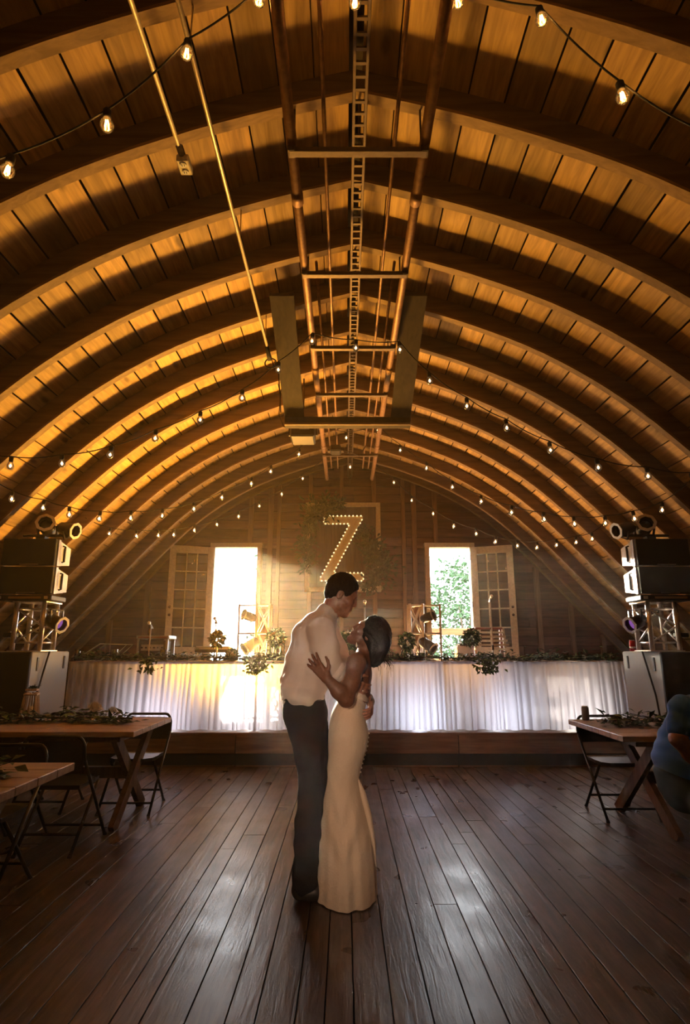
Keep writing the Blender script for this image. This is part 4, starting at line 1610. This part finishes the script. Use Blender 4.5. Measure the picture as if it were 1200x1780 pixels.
# lantern
lp = atz(40, 1254, .76)
ln = thing('wooden_lantern', 'pale wooden tapered lantern on the left farm table', 'lantern', (lp.x, lp.y + .1, .762), .25)
H = .30
part('base', MB().box((0, 0, .015), (.155, .155, .03), None, .004), M['lantern'], ln)
for sx in (-1, 1):
    for sy in (-1, 1):
        part('corner_post', MB().bar((sx * .066, sy * .066, .03), (sx * .042, sy * .042, H - .05), .018, .018), M['lantern'], ln)
for s in (-1, 1):
    part('mid_slat', MB().bar((0, s * .066, .03), (0, s * .042, H - .05), .012, .01), M['lantern'], ln)
    part('mid_slat', MB().bar((s * .066, 0, .03), (s * .042, 0, H - .05), .012, .01), M['lantern'], ln)
part('upper_frame', MB().box((0, 0, H - .07), (.118, .118, .018), None, .003), M['lantern'], ln)
part('top_frame', MB().box((0, 0, H - .03), (.10, .10, .018), None, .003), M['lantern'], ln)
part('candle', MB().lathe([(0, .03), (.025, .03), (.025, .12), (0, .122)], (0, 0, 0), 12), M['petal'], ln, True)
fm = MB()
rr = random.Random(5)
for i in range(30):
    fm.leaf((rr.gauss(0, .02), rr.gauss(0, .02), H - .02), (rr.uniform(-1, 1), rr.uniform(-1, 1), rr.uniform(0, 1)), (0, 0, 1), .05, .012)
part('leaf_topping', fm, M['leaf'], ln)

# table garlands
g1 = [Vector((-3.9 + i * .22, 5.62 + .05 * math.sin(i * 1.3), .79)) for i in range(10)]
garland('leaf_garland', 'leafy garland with white blooms on the left farm table', g1, 620, .10, .022, (.05, .08, .035), 21,
        [(atz(163, 1244, .80) + Vector((0, 0, .03)), .085), (atz(195, 1240, .82), .055)], zmin=.763)
g2 = [Vector((-3.0, 3.25, .79)), Vector((-2.4, 3.2, .80)), Vector((-2.0, 3.22, .80)), Vector((-1.80, 3.2, .79))]
garland('leaf_garland', 'leafy garland on the pine table corner nearest the camera', g2, 420, .11, .026, (.05, .08, .035), 22, [(Vector((-1.76, 3.17, .80)), .04)], zmin=.763)
g3 = [Vector((2.25 + i * .2, 5.38 + .05 * math.sin(i * 1.9), .79)) for i in range(9)]
garland('leaf_garland', 'leafy garland on the right farm table beside the can', g3, 520, .10, .02, (.05, .09, .035), 23, [(Vector((3.05, 5.3, .81)), .04)], zmin=.763)
bc = atz(1019, 1252, .762)
cn = thing('drink_can', 'dull metal drink can on the corner of the right farm table', 'can', (bc.x, bc.y, .762))
part('body', MB().lathe([(0, 0), (.026, 0), (.033, .008), (.033, .112), (.027, .122), (.026, .124), (0, .12)], (0, 0, 0), 16), M['tin_can'], cn, True)
part('rim', MB().lathe([(.027, .121), (.029, .124), (.027, .127)], (0, 0, 0), 16), M['alu'], cn, True)


# ------------------------------------------------------------------ people: smooth-blended distance fields meshed with surface nets
class SDF:
    def __init__(s, lo, hi, h):
        s.lo = np.array(lo, float)
        s.h = h
        s.n = np.ceil((np.array(hi) - s.lo) / h).astype(int) + 1
        s.val = np.full(s.n, 1.0, np.float32)

    def region(s, lo, hi):
        a = np.clip(np.floor((np.array(lo) - s.lo) / s.h).astype(int), 0, s.n)
        b = np.clip(np.ceil((np.array(hi) - s.lo) / s.h).astype(int) + 1, 0, s.n)
        if (b <= a).any():
            return None, None
        sl = tuple(slice(i, j) for i, j in zip(a, b))
        g = np.meshgrid(*[s.lo[i] + s.h * np.arange(a[i], b[i]) for i in range(3)], indexing='ij')
        return sl, np.stack(g, -1)

    def blend(s, sl, d, k, op='u'):
        v = s.val[sl]
        d = d.astype(np.float32)
        if op == 'u':
            h = np.clip(.5 + .5 * (d - v) / k, 0, 1)
            s.val[sl] = d * (1 - h) + v * h - k * h * (1 - h)
        else:
            d = -d
            h = np.clip(.5 - .5 * (v - d) / k, 0, 1) * 0 + np.clip(.5 + .5 * (v - d) / k, 0, 1)
            s.val[sl] = d * (1 - h) + v * h + k * h * (1 - h)

    def cap(s, a, b, ra, rb=None, k=.02, op='u', fy=1.0):
        """tapered capsule; fy scales the section along y"""
        rb = ra if rb is None else rb
        a, b = np.array(a, float), np.array(b, float)
        m = max(ra, rb) * max(fy, 1) + k + .03
        sl, P = s.region(np.minimum(a, b) - m, np.maximum(a, b) + m)
        if sl is None:
            return s
        ab = b - a
        t = np.clip(((P - a) @ ab) / max(ab @ ab, 1e-9), 0, 1)
        q = P - (a + t[..., None] * ab)
        q[..., 1] /= fy
        d = np.sqrt((q * q).sum(-1)) - (ra + (rb - ra) * t)
        s.blend(sl, d, k, op)
        return s

    def chain(s, pts, k=.02, fy=1.0):
        for (a, ra), (b, rb) in zip(pts[:-1], pts[1:]):
            s.cap(a, b, ra, rb, k, 'u', fy)
        return s

    def ell(s, c, r, ax=None, k=.02, op='u'):
        c, r = np.array(c, float), np.array(r, float)
        m = r.max() + k + .03
        sl, P = s.region(c - m, c + m)
        if sl is None:
            return s
        q = P - c
        if ax is not None:
            q = q @ np.array(ax, float).T
        k0 = np.sqrt(((q / r) ** 2).sum(-1))
        k1 = np.sqrt(((q / (r * r)) ** 2).sum(-1)) + 1e-9
        s.blend(sl, k0 * (k0 - 1) / k1, k, op)
        return s

    def halfspace_cut(s, c, n):
        """remove everything on the +n side of the plane"""
        n = np.array(n, float)
        n /= np.linalg.norm(n)
        sl, P = s.region(s.lo, s.lo + s.n * s.h)
        s.val = np.maximum(s.val, ((P - np.array(c, float)) @ n).astype(np.float32))
        return s

    def wrinkle(s, fn):
        sl, P = s.region(s.lo, s.lo + s.n * s.h)
        near = np.abs(s.val) < .05
        s.val[near] += fn(P[near]).astype(np.float32)
        return s

    def mesh(s, name, origin=(0, 0, 0)):
        v = s.val
        v[0], v[-1], v[:, 0], v[:, -1], v[:, :, 0], v[:, :, -1] = 1, 1, 1, 1, 1, 1
        ins = v < 0
        nx, ny, nz = v.shape
        cnt = np.zeros((nx - 1, ny - 1, nz - 1), np.int8)
        offs = [(i, j, k) for i in (0, 1) for j in (0, 1) for k in (0, 1)]
        for (i, j, k) in offs:
            cnt += ins[i:nx - 1 + i, j:ny - 1 + j, k:nz - 1 + k]
        act = (cnt > 0) & (cnt < 8)
        idx = np.argwhere(act)
        vid = np.full(act.shape, -1, np.int64)
        vid[act] = np.arange(len(idx))
        cv = np.stack([v[idx[:, 0] + i, idx[:, 1] + j, idx[:, 2] + k] for (i, j, k) in offs], 1)
        acc = np.zeros((len(idx), 3))
        num = np.zeros(len(idx))
        for a in range(8):
            for b in range(a + 1, 8):
                da = np.array(offs[b]) - np.array(offs[a])
                if np.abs(da).sum() != 1:
                    continue
                m = (cv[:, a] < 0) != (cv[:, b] < 0)
                t = cv[m, a] / (cv[m, a] - cv[m, b])
                acc[m] += np.array(offs[a]) + t[:, None] * da
                num[m] += 1
        pos = s.lo + s.h * (idx + acc / num[:, None]) - np.array(origin, float)
        faces = []
        for ax in range(3):
            sl0 = [slice(None)] * 3
            sl1 = [slice(None)] * 3
            sl0[ax], sl1[ax] = slice(0, -1), slice(1, None)
            ch = ins[tuple(sl0)] != ins[tuple(sl1)]
            e = np.argwhere(ch)
            o1, o2 = [(1, 2), (2, 0), (0, 1)][ax]
            ok = (e[:, o1] > 0) & (e[:, o2] > 0) & (e[:, o1] < v.shape[o1] - 1) & (e[:, o2] < v.shape[o2] - 1)
            e = e[ok]

            def vv(d1, d2):
                q = e.copy()
                q[:, o1] -= d1
                q[:, o2] -= d2
                return vid[q[:, 0], q[:, 1], q[:, 2]]
            quad = np.stack([vv(1, 1), vv(0, 1), vv(0, 0), vv(1, 0)], 1)
            fl = ~ins[tuple(e.T)]
            quad[fl] = quad[fl][:, ::-1]
            faces.append(quad)
        faces = np.concatenate(faces)
        me = bpy.data.meshes.new(name)
        me.from_pydata(pos.tolist(), [], faces.tolist())
        me.polygons.foreach_set('use_smooth', [True] * len(me.polygons))
        me.update()
        return me


def hand(S, wrist, fwd, nrm, thumb, curl=.35, sc=1.0, spread=.10, k=.006):
    """palm, four fingers and thumb. fwd: finger direction, nrm: palm-facing direction, thumb: thumb side"""
    w = np.array(wrist, float)
    f = np.array(fwd, float)
    f /= np.linalg.norm(f)
    n = np.array(nrm, float)
    n -= f * (n @ f)
    n /= np.linalg.norm(n)
    t = np.cross(n, f)
    if t @ np.array(thumb, float) < 0:
        t = -t
    for off in (-.026, -.009, .009, .026):
        S.cap(w + f * .01 * sc + t * off * .7 * sc, w + f * .085 * sc + t * off * sc, .015 * sc, .0125 * sc, .012)
    lens = [(.026, .105), (.009, .118), (-.009, .108), (-.026, .085)]
    for off, L in lens:
        base = w + f * .085 * sc + t * off * sc
        d = f + t * off * spread / .026
        d /= np.linalg.norm(d)
        segs = [L * .40, L * .28, L * .24]
        a = 0.0
        p = base
        rad = [.0092, .0085, .0078, .0066]
        for i, sg in enumerate(segs):
            a += curl * (1.0 if i else .6)
            dd = d * math.cos(a) + n * math.sin(a)
            q = p + dd * sg * .84 * sc
            S.cap(p, q, rad[i] * sc, rad[i + 1] * sc, k)
            p = q
    p0 = w + f * .025 * sc + t * .024 * sc
    p1 = p0 + (f * .55 + t * .8 + n * .15) * .040 * sc
    p2 = p1 + (f * .85 + t * .45 + n * .1) * .034 * sc
    p3 = p2 + (f * .95 + t * .2 + n * .1) * .026 * sc
    S.cap(p0, p1, .014 * sc, .011 * sc, .012)
    S.cap(p1, p2, .0105 * sc, .0092 * sc, k)
    S.cap(p2, p3, .0092 * sc, .0072 * sc, k)


def head(S, c, tilt, face, sc=1.0, female=False):
    """head with face; face=+1 looks to +x, -1 to -x; tilt>0 looks up"""
    c = np.array(c, float)
    f = np.array((face * math.cos(tilt), 0, math.sin(tilt)))
    u = np.array((-face * math.sin(tilt), 0, math.cos(tilt)))
    l = np.array((0, 1.0, 0))
    ax = np.stack([f, l, u])

    def p(a, b, cc):
        return c + (f * a + l * b + u * cc) * sc
    S.ell(p(-.012, 0, .02), np.array((.098, .076, .098)) * sc, ax, .02)
    S.ell(p(.035, 0, -.045), np.array((.064, .060, .078)) * sc, ax, .03)       # face mass
    S.cap(p(.03, .045, -.085), p(.066, 0, -.112), .022 * sc, .022 * sc, .02)   # jaw
    S.cap(p(.03, -.045, -.085), p(.066, 0, -.112), .022 * sc, .022 * sc, .02)
    S.ell(p(.076, 0, -.112), np.array((.022, .026, .020)) * sc, ax, .015)      # chin
    S.cap(p(.082, .03, .018), p(.082, -.03, .018), .014 * sc, .014 * sc, .015)  # brow
    S.cap(p(.090, 0, .006), p(.107, 0, -.036), .008 * sc, .0115 * sc, .012)    # nose
    for b in (-1, 1):
        S.ell(p(.098, b * .011, -.042), np.array((.010, .009, .008)) * sc, ax, .006)
        S.ell(p(.083, b * .032, -.003), np.array((.013, .018, .011)) * sc, ax, .008, 's')   # eye socket
        S.ell(p(.076, b * .032, -.004), np.array((.013, .015, .0095)) * sc, ax, .004)       # lid/eyeball
        S.ell(p(.06, b * .048, -.035), np.array((.026, .022, .022)) * sc, ax, .02)          # cheek
        S.ell(p(-.008, b * .077, -.022), np.array((.020, .008, .032)) * sc, ax, .006)       # ear
        S.ell(p(-.002, b * .086, -.020), np.array((.010, .006, .018)) * sc, ax, .004, 's')
    S.ell(p(.094, 0, -.068), np.array((.012, .024, .0065)) * sc, ax, .006)     # lips
    S.ell(p(.091, 0, -.080), np.array((.012, .020, .007)) * sc, ax, .006)
    S.ell(p(.106, 0, -.0735), np.array((.010, .026, .0022)) * sc, ax, .003, 's')
    return p


YC = 3.88


def PP(px, py, dy=0.0):
    return np.array(at(px, py, YC + dy))


# ---- groom
gx = PP(530, 1555)[0]
groom = thing('person', 'man in white shirt and dark trousers bending to the woman in lace', 'person', (gx, YC, 0))
go = (gx, YC, 0)
gt = math.radians(-27)
S = SDF((-.55, 3.45, .85), (.30, 4.35, 1.95), .0055)
Hc = PP(596, 1031)
hp = head(S, Hc, gt, 1, 1.02)
S.chain([(hp(-.03, 0, -.05), .056), (PP(566, 1083), .066)], .03)
S.chain([(PP(560, 1090), .08), (PP(540, 1120), .10), (PP(530, 1195), .10)], .03, 1.5)
# near arm
nsh, nel, nwr = PP(558, 1098, -.18), PP(579, 1163, -.235), PP(608, 1186, -.20)
S.chain([(PP(560, 1095, -.05), .07), (nsh, .055), (nel, .045), (nwr, .032)], .025)
hand(S, nwr, (.75, .45, -.35), (.2, 1, 0), (0, -.1, 1), .25, 1.0)
# far arm around her back
fsh, fel, fwr = PP(566, 1096, .19), PP(604, 1172, .27), PP(640, 1214, .12)
S.chain([(PP(560, 1095, .05), .07), (fsh, .055), (fel, .045), (fwr, .030)], .025)
hand(S, PP(644, 1219, .06), (.02, -.80, -.45), (-1, -.25, -.1), (0, 0, 1), .55, 1.06)
S.chain([(fwr, .030), (PP(644, 1219, .06), .027)], .02)
obj('body', S.mesh('body', go), M['skin_m'], groom)
# hair cap
S = SDF(Hc - .2, Hc + .2, .005)
ax = np.stack([[math.cos(gt), 0, math.sin(gt)], [0, 1, 0], [-math.sin(gt), 0, math.cos(gt)]])
S.ell(hp(-.016, 0, .026), np.array((.108, .087, .106)) * 1.02, ax, .02)
S.ell(hp(-.055, 0, -.03), np.array((.060, .070, .060)), ax, .02)
S.halfspace_cut(hp(.062, 0, .03), np.array(ax[0]) * .9 - np.array(ax[2]) * .42)
S.ell(hp(.03, 0, -.085), np.array((.085, .12, .085)), ax, .012, 's')
for b in (-1, 1):
    S.ell(hp(.0, b * .09, -.03), np.array((.030, .03, .040)), ax, .008, 's')
S.wrinkle(lambda P: .0022 * np.sin(P[:, 0] * 190 + P[:, 2] * 60) * np.sin(P[:, 1] * 170))
obj('hair', S.mesh('hair', go), M['hair_m'], groom)
# shirt
S = SDF((-.60, 3.35, .95), (.30, 4.40, 1.75), .0065)
S.chain([(PP(567, 1068), .072), (PP(563, 1082), .085)], .03, 1.15)
S.chain([(PP(559, 1091), .098), (PP(545, 1116), .134), (PP(535, 1155), .142), (PP(528, 1192), .142), (PP(528, 1199), .138)], .03, 1.38)
S.chain([(PP(545, 1084), .07), (PP(530, 1100), .075)], .03, 1.9)
for dy, s_, e_ in ((-1, PP(559, 1097, -.185), PP(573, 1152, -.235)), (1, PP(566, 1097, .19), PP(598, 1160, .26))):
    S.chain([(PP(560, 1090, dy * .08), .085), (s_, .082), ((s_ + e_) / 2, .080), (e_, .070)], .03)
cu = PP(583, 1167, -.225)
S.chain([(PP(573, 1152, -.235), .070), (cu, .062)], .02)
S.halfspace_cut(PP(588, 1171, -.22), nwr - nel) if False else None


def shirt_fold(P):
    a = np.sin(P[:, 2] * 38 + P[:, 0] * 26 + 2.0 * np.sin(P[:, 1] * 9)) * .0045
    b = np.sin(P[:, 0] * 55 - P[:, 2] * 17 + 3 * np.sin(P[:, 1] * 14)) * .0035
    c = np.sin(P[:, 2] * 85 + P[:, 1] * 30 + P[:, 0] * 18) * .002
    low = np.clip((1.42 - P[:, 2]) / .25, .35, 1.3)
    return (a + b + c) * low * 1.15


S.wrinkle(shirt_fold)
obj('shirt', S.mesh('shirt', go), M['shirt'], groom)
# collar and cuff
cb = MB()
n0 = Vector(PP(570, 1066))
axn = Vector((.42, 0, .9)).normalized()
cb.lathe([(.074, -.020), (.070, .020), (.066, .022), (.068, -.018), (.074, -.020)], n0, 22, axn, False)
part('collar', MB().add([Vector(p) - Vector(go) for p in cb.v], cb.f), M['shirt'], groom, True)
cb = MB()
dcu = (Vector(nwr) - Vector(nel)).normalized()
cb.lathe([(.052, -.022), (.066, -.018), (.067, .016), (.052, .022)], Vector(PP(585, 1168, -.225)), 20, dcu)
part('cuff', MB().add([Vector(p) - Vector(go) for p in cb.v], cb.f), M['shirt'], groom, True)
# trousers
S = SDF((-.50, 3.50, -.02), (.15, 4.25, 1.22), .0075)
S.chain([(PP(528, 1210), .128), (PP(531, 1240), .134), (PP(534, 1262), .120)], .03, 1.25)
for dy, dx in ((-.085, 0), (.095, 5)):
    S.chain([(PP(534 + dx, 1262, dy), .118), (PP(541 + dx, 1310, dy), .098), (PP(544 + dx, 1352, dy), .082), (PP(535 + dx, 1440, dy), .075), (PP(530 + dx, 1525, dy), .070), (np.array((PP(530 + dx, 1525, dy)[0], YC + dy, .09)), .074)], .03)
S.wrinkle(lambda P: .004 * np.sin(P[:, 2] * 45 + P[:, 0] * 30 + np.sin(P[:, 1] * 20)) * np.clip((.75 - P[:, 2]) / .3, .3, 1.4))
obj('trousers', S.mesh('trousers', go), M['trousers'], groom)
bl = MB()
bz = PP(528, 1211)
bl.loft([[(bz[0] + .134 * math.cos(a), YC + .168 * math.sin(a), bz[2] + dz_) for a in [i * PI / 16 for i in range(32)]] for dz_ in (-.018, .016)])
part('belt', MB().add([Vector(p) - Vector(go) for p in bl.v], bl.f), M['shoe'], groom, True)
for dy, dx in ((-.09, 0), (.10, 6)):
    hx = PP(522 + dx, 1555)[0]
    S = SDF((hx - .15, YC + dy - .1, -.02), (hx + .35, YC + dy + .1, .16), .006)
    S.cap((hx, YC + dy, .045), (hx + .09, YC + dy, .05), .042, .042, .03)
    S.cap((hx + .06, YC + dy, .045), (hx + .20, YC + dy, .036), .042, .034, .03)
    S.cap((hx, YC + dy, .07), (hx + .01, YC + dy, .12), .042, .040, .02)
    S.halfspace_cut((0, 0, .004), (0, 0, -1))
    obj('shoe', S.mesh('shoe', go), M['shoe'], groom)

# ---- bride
bx_ = PP(605, 1555)[0]
bo = (bx_, YC, 0)
bride = thing('person', 'woman in strapless ivory lace mermaid gown looking up at the man', 'person', bo)
bt = math.radians(40)
Hb = PP(642, 1101, -.01)
S = SDF((-.30, 3.45, .92), (.42, 4.35, 1.70), .005)
bp_ = head(S, Hb, bt, -1, .94, True)
S.chain([(bp_(-.035, 0, -.055), .048), (PP(630, 1146), .052)], .03)
S.chain([(PP(629, 1152), .062), (PP(624, 1172), .078), (PP(620, 1200), .082), (PP(612, 1225), .078)], .03, 1.65)
bsh, bel, bwr = PP(620, 1153, -.165), PP(602, 1216, -.27), PP(569, 1180, -.315)
S.chain([(PP(626, 1150, -.06), .055), (bsh, .056), ((bsh * .5 + bel * .5), .049), (bel, .043)], .03)
S.chain([(bel, .043), (bel * .6 + bwr * .4, .043), (bwr, .027)], .02)
hand(S, bwr, (-.62, .12, .70), (.25, 1, .1), (.8, 0, .6), .18, .98, .25)
bsh2, bel2, bwr2 = PP(626, 1150, .165), PP(604, 1196, .30), PP(578, 1150, .30)
S.chain([(PP(626, 1150, .06), .055), (bsh2, .054), (bel2, .042), (bwr2, .028)], .03)
hand(S, bwr2, (-.6, -.1, .7), (0, -1, .1), (.6, 0, .6), .25, .95)
obj('body', S.mesh('body', bo), M['skin_f'], bride)
# hair: bob
S = SDF(Hb + np.array((-.16, -.2, -.30)), Hb + np.array((.26, .2, .2)), .005)
axb = np.stack([[-math.cos(bt), 0, math.sin(bt)], [0, 1, 0], [math.sin(bt), 0, math.cos(bt)]])
S.ell(bp_(-.022, 0, .028), np.array((.108, .092, .108)), axb, .02)
S.ell(PP(658, 1112), (.082, .100, .115), None, .03)
S.ell(PP(654, 1136), (.056, .092, .078), None, .03)
S.ell(PP(648, 1149), (.030, .07, .036), None, .03)
S.ell(bp_(.080, 0, -.035), np.array((.075, .066, .10)), axb, .015, 's')
S.wrinkle(lambda P: .0032 * np.sin(P[:, 0] * 120 + 40 * P[:, 2] + 4 * np.sin(P[:, 2] * 25)) * np.sin(P[:, 1] * 110 + 8 * P[:, 2]))
obj('hair', S.mesh('hair', bo), M['hair_f'], bride)
hm = MB()
rr = random.Random(3)
for i in range(46):
    p = Vector(PP(rr.uniform(645, 676), rr.uniform(1120, 1150), rr.uniform(-.06, .06)))
    d = Vector((rr.uniform(.1, .6), rr.uniform(-.3, .3), rr.uniform(-1, -.5)))
    hm.tube([p, p + d * .05 + Vector((.01, 0, 0)), p + d * rr.uniform(.07, .11) + Vector((-.01, 0, -.01))], [.0016, .0014, .0006], 4)
part('loose_strands', MB().add([Vector(p) - Vector(bo) for p in hm.v], hm.f), M['hair_f'], bride)
er = Vector(PP(620, 1120, -.085)) - Vector(bo)
part('earring', MB().lathe([(0, -.02), (.006, -.012), (.004, 0), (.001, .012), (0, .014)], er, 8), M['button'], bride, True)

# gown: lofted sections
secs = [(1196, 601, 637, .150, 0), (1203, 599, 640, .152, 0), (1212, 592, 640, .146, 0), (1222, 584, 637, .140, 0), (1236, 577, 634, .146, 0), (1254, 573, 636, .160, 0),
        (1275, 571, 641, .178, 0), (1300, 570, 638, .180, 0), (1325, 568, 630, .168, .02), (1352, 565, 624, .152, .05), (1377, 562, 629, .165, .10),
        (1410, 559, 638, .19, .2), (1450, 556, 647, .215, .32), (1500, 553, 653, .24, .45), (1535, 551, 655, .255, .55), (1553.5, 550, 656, .262, .6)]
NA = 120
gm = MB()
rings = []
dense = []
for a, b in zip(secs[:-1], secs[1:]):
    for k in range(5):
        t = k / 5
        dense.append(tuple(a[i] + (b[i] - a[i]) * t for i in range(5)))
dense.append(secs[-1])
for (py, l_, r_2, ry, fold) in dense:
    pl_, pr_ = PP(l_, py), PP(r_2, py)
    cx, rx, z_ = (pl_[0] + pr_[0]) / 2, (pr_[0] - pl_[0]) / 2, max(pl_[2], .006)
    ring = []
    for i in range(NA):
        a = 2 * PI * i / NA
        fd = 1 + fold * (.055 * math.sin(a * 7 + 1.3) + .04 * math.sin(a * 11 + z_ * 3) + .03 * math.sin(a * 17 + 2))
        sw = math.exp(-((z_ - .38) / .20) ** 2) * max(0.0, -math.sin(a)) ** 1.5
        fd += sw * .050 * math.sin(z_ * 30 - abs(math.cos(a) + .1) * 9)
        y_ = YC + math.sin(a) * ry * fd
        x_ = cx + math.cos(a) * rx * (1 + (fd - 1) * .4)
        zz = z_
        if py < 1206:
            zz = z_ + .012 * math.cos(a) * -1.0 - (.02 * max(0, math.cos(a)) if py < 1200 else 0)
        ring.append((x_ - bo[0], y_ - bo[1], zz))
    rings.append(ring)
gm.loft(rings, False)
part('gown', gm, M['lace'], bride, True)
# band at the top of the gown and bustle folds at the back
band = MB()
for dz_, rr_ in ((-.035, 1.02), (-.012, 1.045), (.012, 1.035), (.020, 1.0)):
    pass
b_r = []
for dz_, sc_ in ((-.034, 1.01), (-.026, 1.04), (.006, 1.05), (.012, 1.01)):
    ring = []
    pl_, pr_ = PP(600, 1203), PP(640, 1203)
    cx, rx = (pl_[0] + pr_[0]) / 2, (pr_[0] - pl_[0]) / 2
    for i in range(60):
        a = 2 * PI * i / 60
        ring.append((cx + math.cos(a) * rx * sc_ - bo[0], math.sin(a) * .151 * sc_, pl_[2] + dz_ - .035 * math.cos(a) + .01))
    b_r.append(ring)
band.loft(b_r, False)
part('top_band', band, M['lace'], bride, True)
for q, (o1, wid) in enumerate(((0, .05), (-.05, .04), (.05, .04))):
    bs = MB()
    path = [PP(623, 1352, o1 * .6), PP(634, 1380, o1), PP(645, 1420, o1), PP(653, 1462, o1 * 1.3), PP(657, 1500 - 12 * q, o1 * 1.4)]
    rgs = []
    for i, p in enumerate(path):
        t = i / 4
        rad = (.010 + .026 * math.sin(min(1, t * 1.25) * PI) ** .7 * .8 + .004) * (1 if i < 4 else .45)
        rgs.append([(p[0] - bo[0] - .012 + rad * .55 * math.cos(a), p[1] - bo[1] + wid * (.4 + .8 * t) * math.sin(a), p[2] + .01 * math.cos(a)) for a in [j * PI / 8 for j in range(16)]])
    bs.loft(rgs)
    part('bustle_fold', bs, M['lace'], bride, True)
bt_ = MB().lathe([(0, -.006), (.005, -.004), (.0065, 0), (.005, .004), (0, .006)], (0, 0, 0), 8).mesh('back_button', True)
for i in range(13):
    py = 1252 + i * 7.5
    l_, r_2 = [np.interp(py, [s_[0] for s_ in secs], [s_[j] for s_ in secs]) for j in (1, 2)]
    p = PP(r_2 + .5, py)
    obj('back_button', bt_, M['button'], bride, Vector(p) - Vector(bo))

# ---- seated guest in blue at the right edge
YP = 4.10


def PQ(px, py, dy=0.0):
    return np.array(at(px + 11, py, YP + dy))


qx = PQ(1172, 1365)[0]
qo = (qx, YP, 0)
guest = thing('person', 'seated person in blue short-sleeved shirt with bare forearm at the right edge', 'person', qo)
S = SDF((2.0, 3.6, .3), (3.35, 4.65, 1.60), .007)
hq = head(S, PQ(1236, 1172), math.radians(-12), 1, 1.0)
S.chain([(PQ(1228, 1190), .055), (PQ(1212, 1228), .065)], .03)
S.chain([(PQ(1205, 1240), .09), (PQ(1182, 1330), .10)], .03, 1.4)
for dy in (-1, 1):
    e1, w1 = PQ(1168, 1284, dy * .25), PQ(1224, 1352, dy * .20)
    S.chain([(PQ(1182, 1235, dy * .19), .055), (e1, .048), (e1 * .6 + w1 * .4, .046), (w1, .030)], .025)
    hand(S, w1, (.9, -dy * .3, -.25), (0, dy * .3, -1), (.2, -dy, 0), .4, 1.0)
obj('body', S.mesh('body', qo), M['skin_m'], guest)
S = SDF((2.0, 3.6, .3), (3.2, 4.65, 1.45), .0075)
S.chain([(PQ(1210, 1232), .085), (PQ(1190, 1248), .118), (PQ(1178, 1290), .138), (PQ(1172, 1322), .150), (PQ(1176, 1342), .142)], .03, 1.32)
for dy in (-1, 1):
    S.chain([(PQ(1202, 1228, dy * .08), .075), (PQ(1176, 1232, dy * .19), .078), (PQ(1170, 1264, dy * .235), .074)], .03)
S.wrinkle(lambda P: .0028 * np.sin(P[:, 2] * 60 + P[:, 0] * 45 + 2 * np.sin(P[:, 1] * 11)))
obj('shirt', S.mesh('shirt', qo), M['blue'], guest)
S = SDF((2.0, 3.6, -.02), (3.3, 4.65, .85), .008)
S.chain([(PQ(1172, 1350), .145), (PQ(1180, 1375), .135)], .03, 1.25)
for dy in (-1, 1):
    hip, knee = PQ(1185, 1375, dy * .10), np.array((qx + .50, YP + dy * .13, .50))
    ank = np.array((qx + .46, YP + dy * .13, .09))
    S.chain([(hip, .105), (knee, .075), (ank, .055)], .03)
S.wrinkle(lambda P: .004 * np.sin(P[:, 2] * 60 + P[:, 0] * 45))
obj('jeans', S.mesh('jeans', qo), M['jeans'], guest)
S = SDF(hq(0, 0, 0) - .2, hq(0, 0, 0) + .2, .007)
S.ell(hq(-.018, 0, .03), (.106, .086, .102), None, .02)
S.ell(hq(.06, 0, -.07), (.09, .12, .10), None, .012, 's')
obj('hair', S.mesh('hair', qo), M['hair_m'], guest)
for dy in (-1, 1):
    sx_ = qx + .46
    S = SDF((sx_ - .12, YP + dy * .13 - .09, -.02), (sx_ + .3, YP + dy * .13 + .09, .16), .007)
    S.cap((sx_, YP + dy * .13, .045), (sx_ + .17, YP + dy * .13, .036), .044, .036, .03)
    S.cap((sx_, YP + dy * .13, .06), (sx_, YP + dy * .13, .11), .044, .044, .02)
    S.halfspace_cut((0, 0, .004), (0, 0, -1))
    obj('shoe', S.mesh('shoe', qo), M['shoe'], guest)

# ------------------------------------------------------------------ thin haze over the stage, and more added in front to lift blacks
def haze(y0, y1, density, col, label):
    m = bpy.data.materials.new('thin_haze')
    m.use_nodes = True
    n = m.node_tree.nodes
    n.remove(n['Principled BSDF'])
    v = n.new('ShaderNodeVolumeScatter')
    v.inputs['Color'].default_value = (*col, 1)
    v.inputs['Density'].default_value = density
    v.inputs['Anisotropy'].default_value = .55
    m.node_tree.links.new(v.outputs[0], n['Material Output'].inputs['Volume'])
    tag(part('haze', MB().box((XC, (y0 + y1) / 2, 2.7), (11.0, y1 - y0, 5.0)), m, None), label, 'haze', kind='stuff')


haze(4.41, 10.8, .0085, (1.0, .80, .56), 'thin haze hanging over the stage end of the loft')
haze(.12, 4.40, .0045, (1.0, .92, .86), 'very thin haze added before the couple to lift the dark tones')
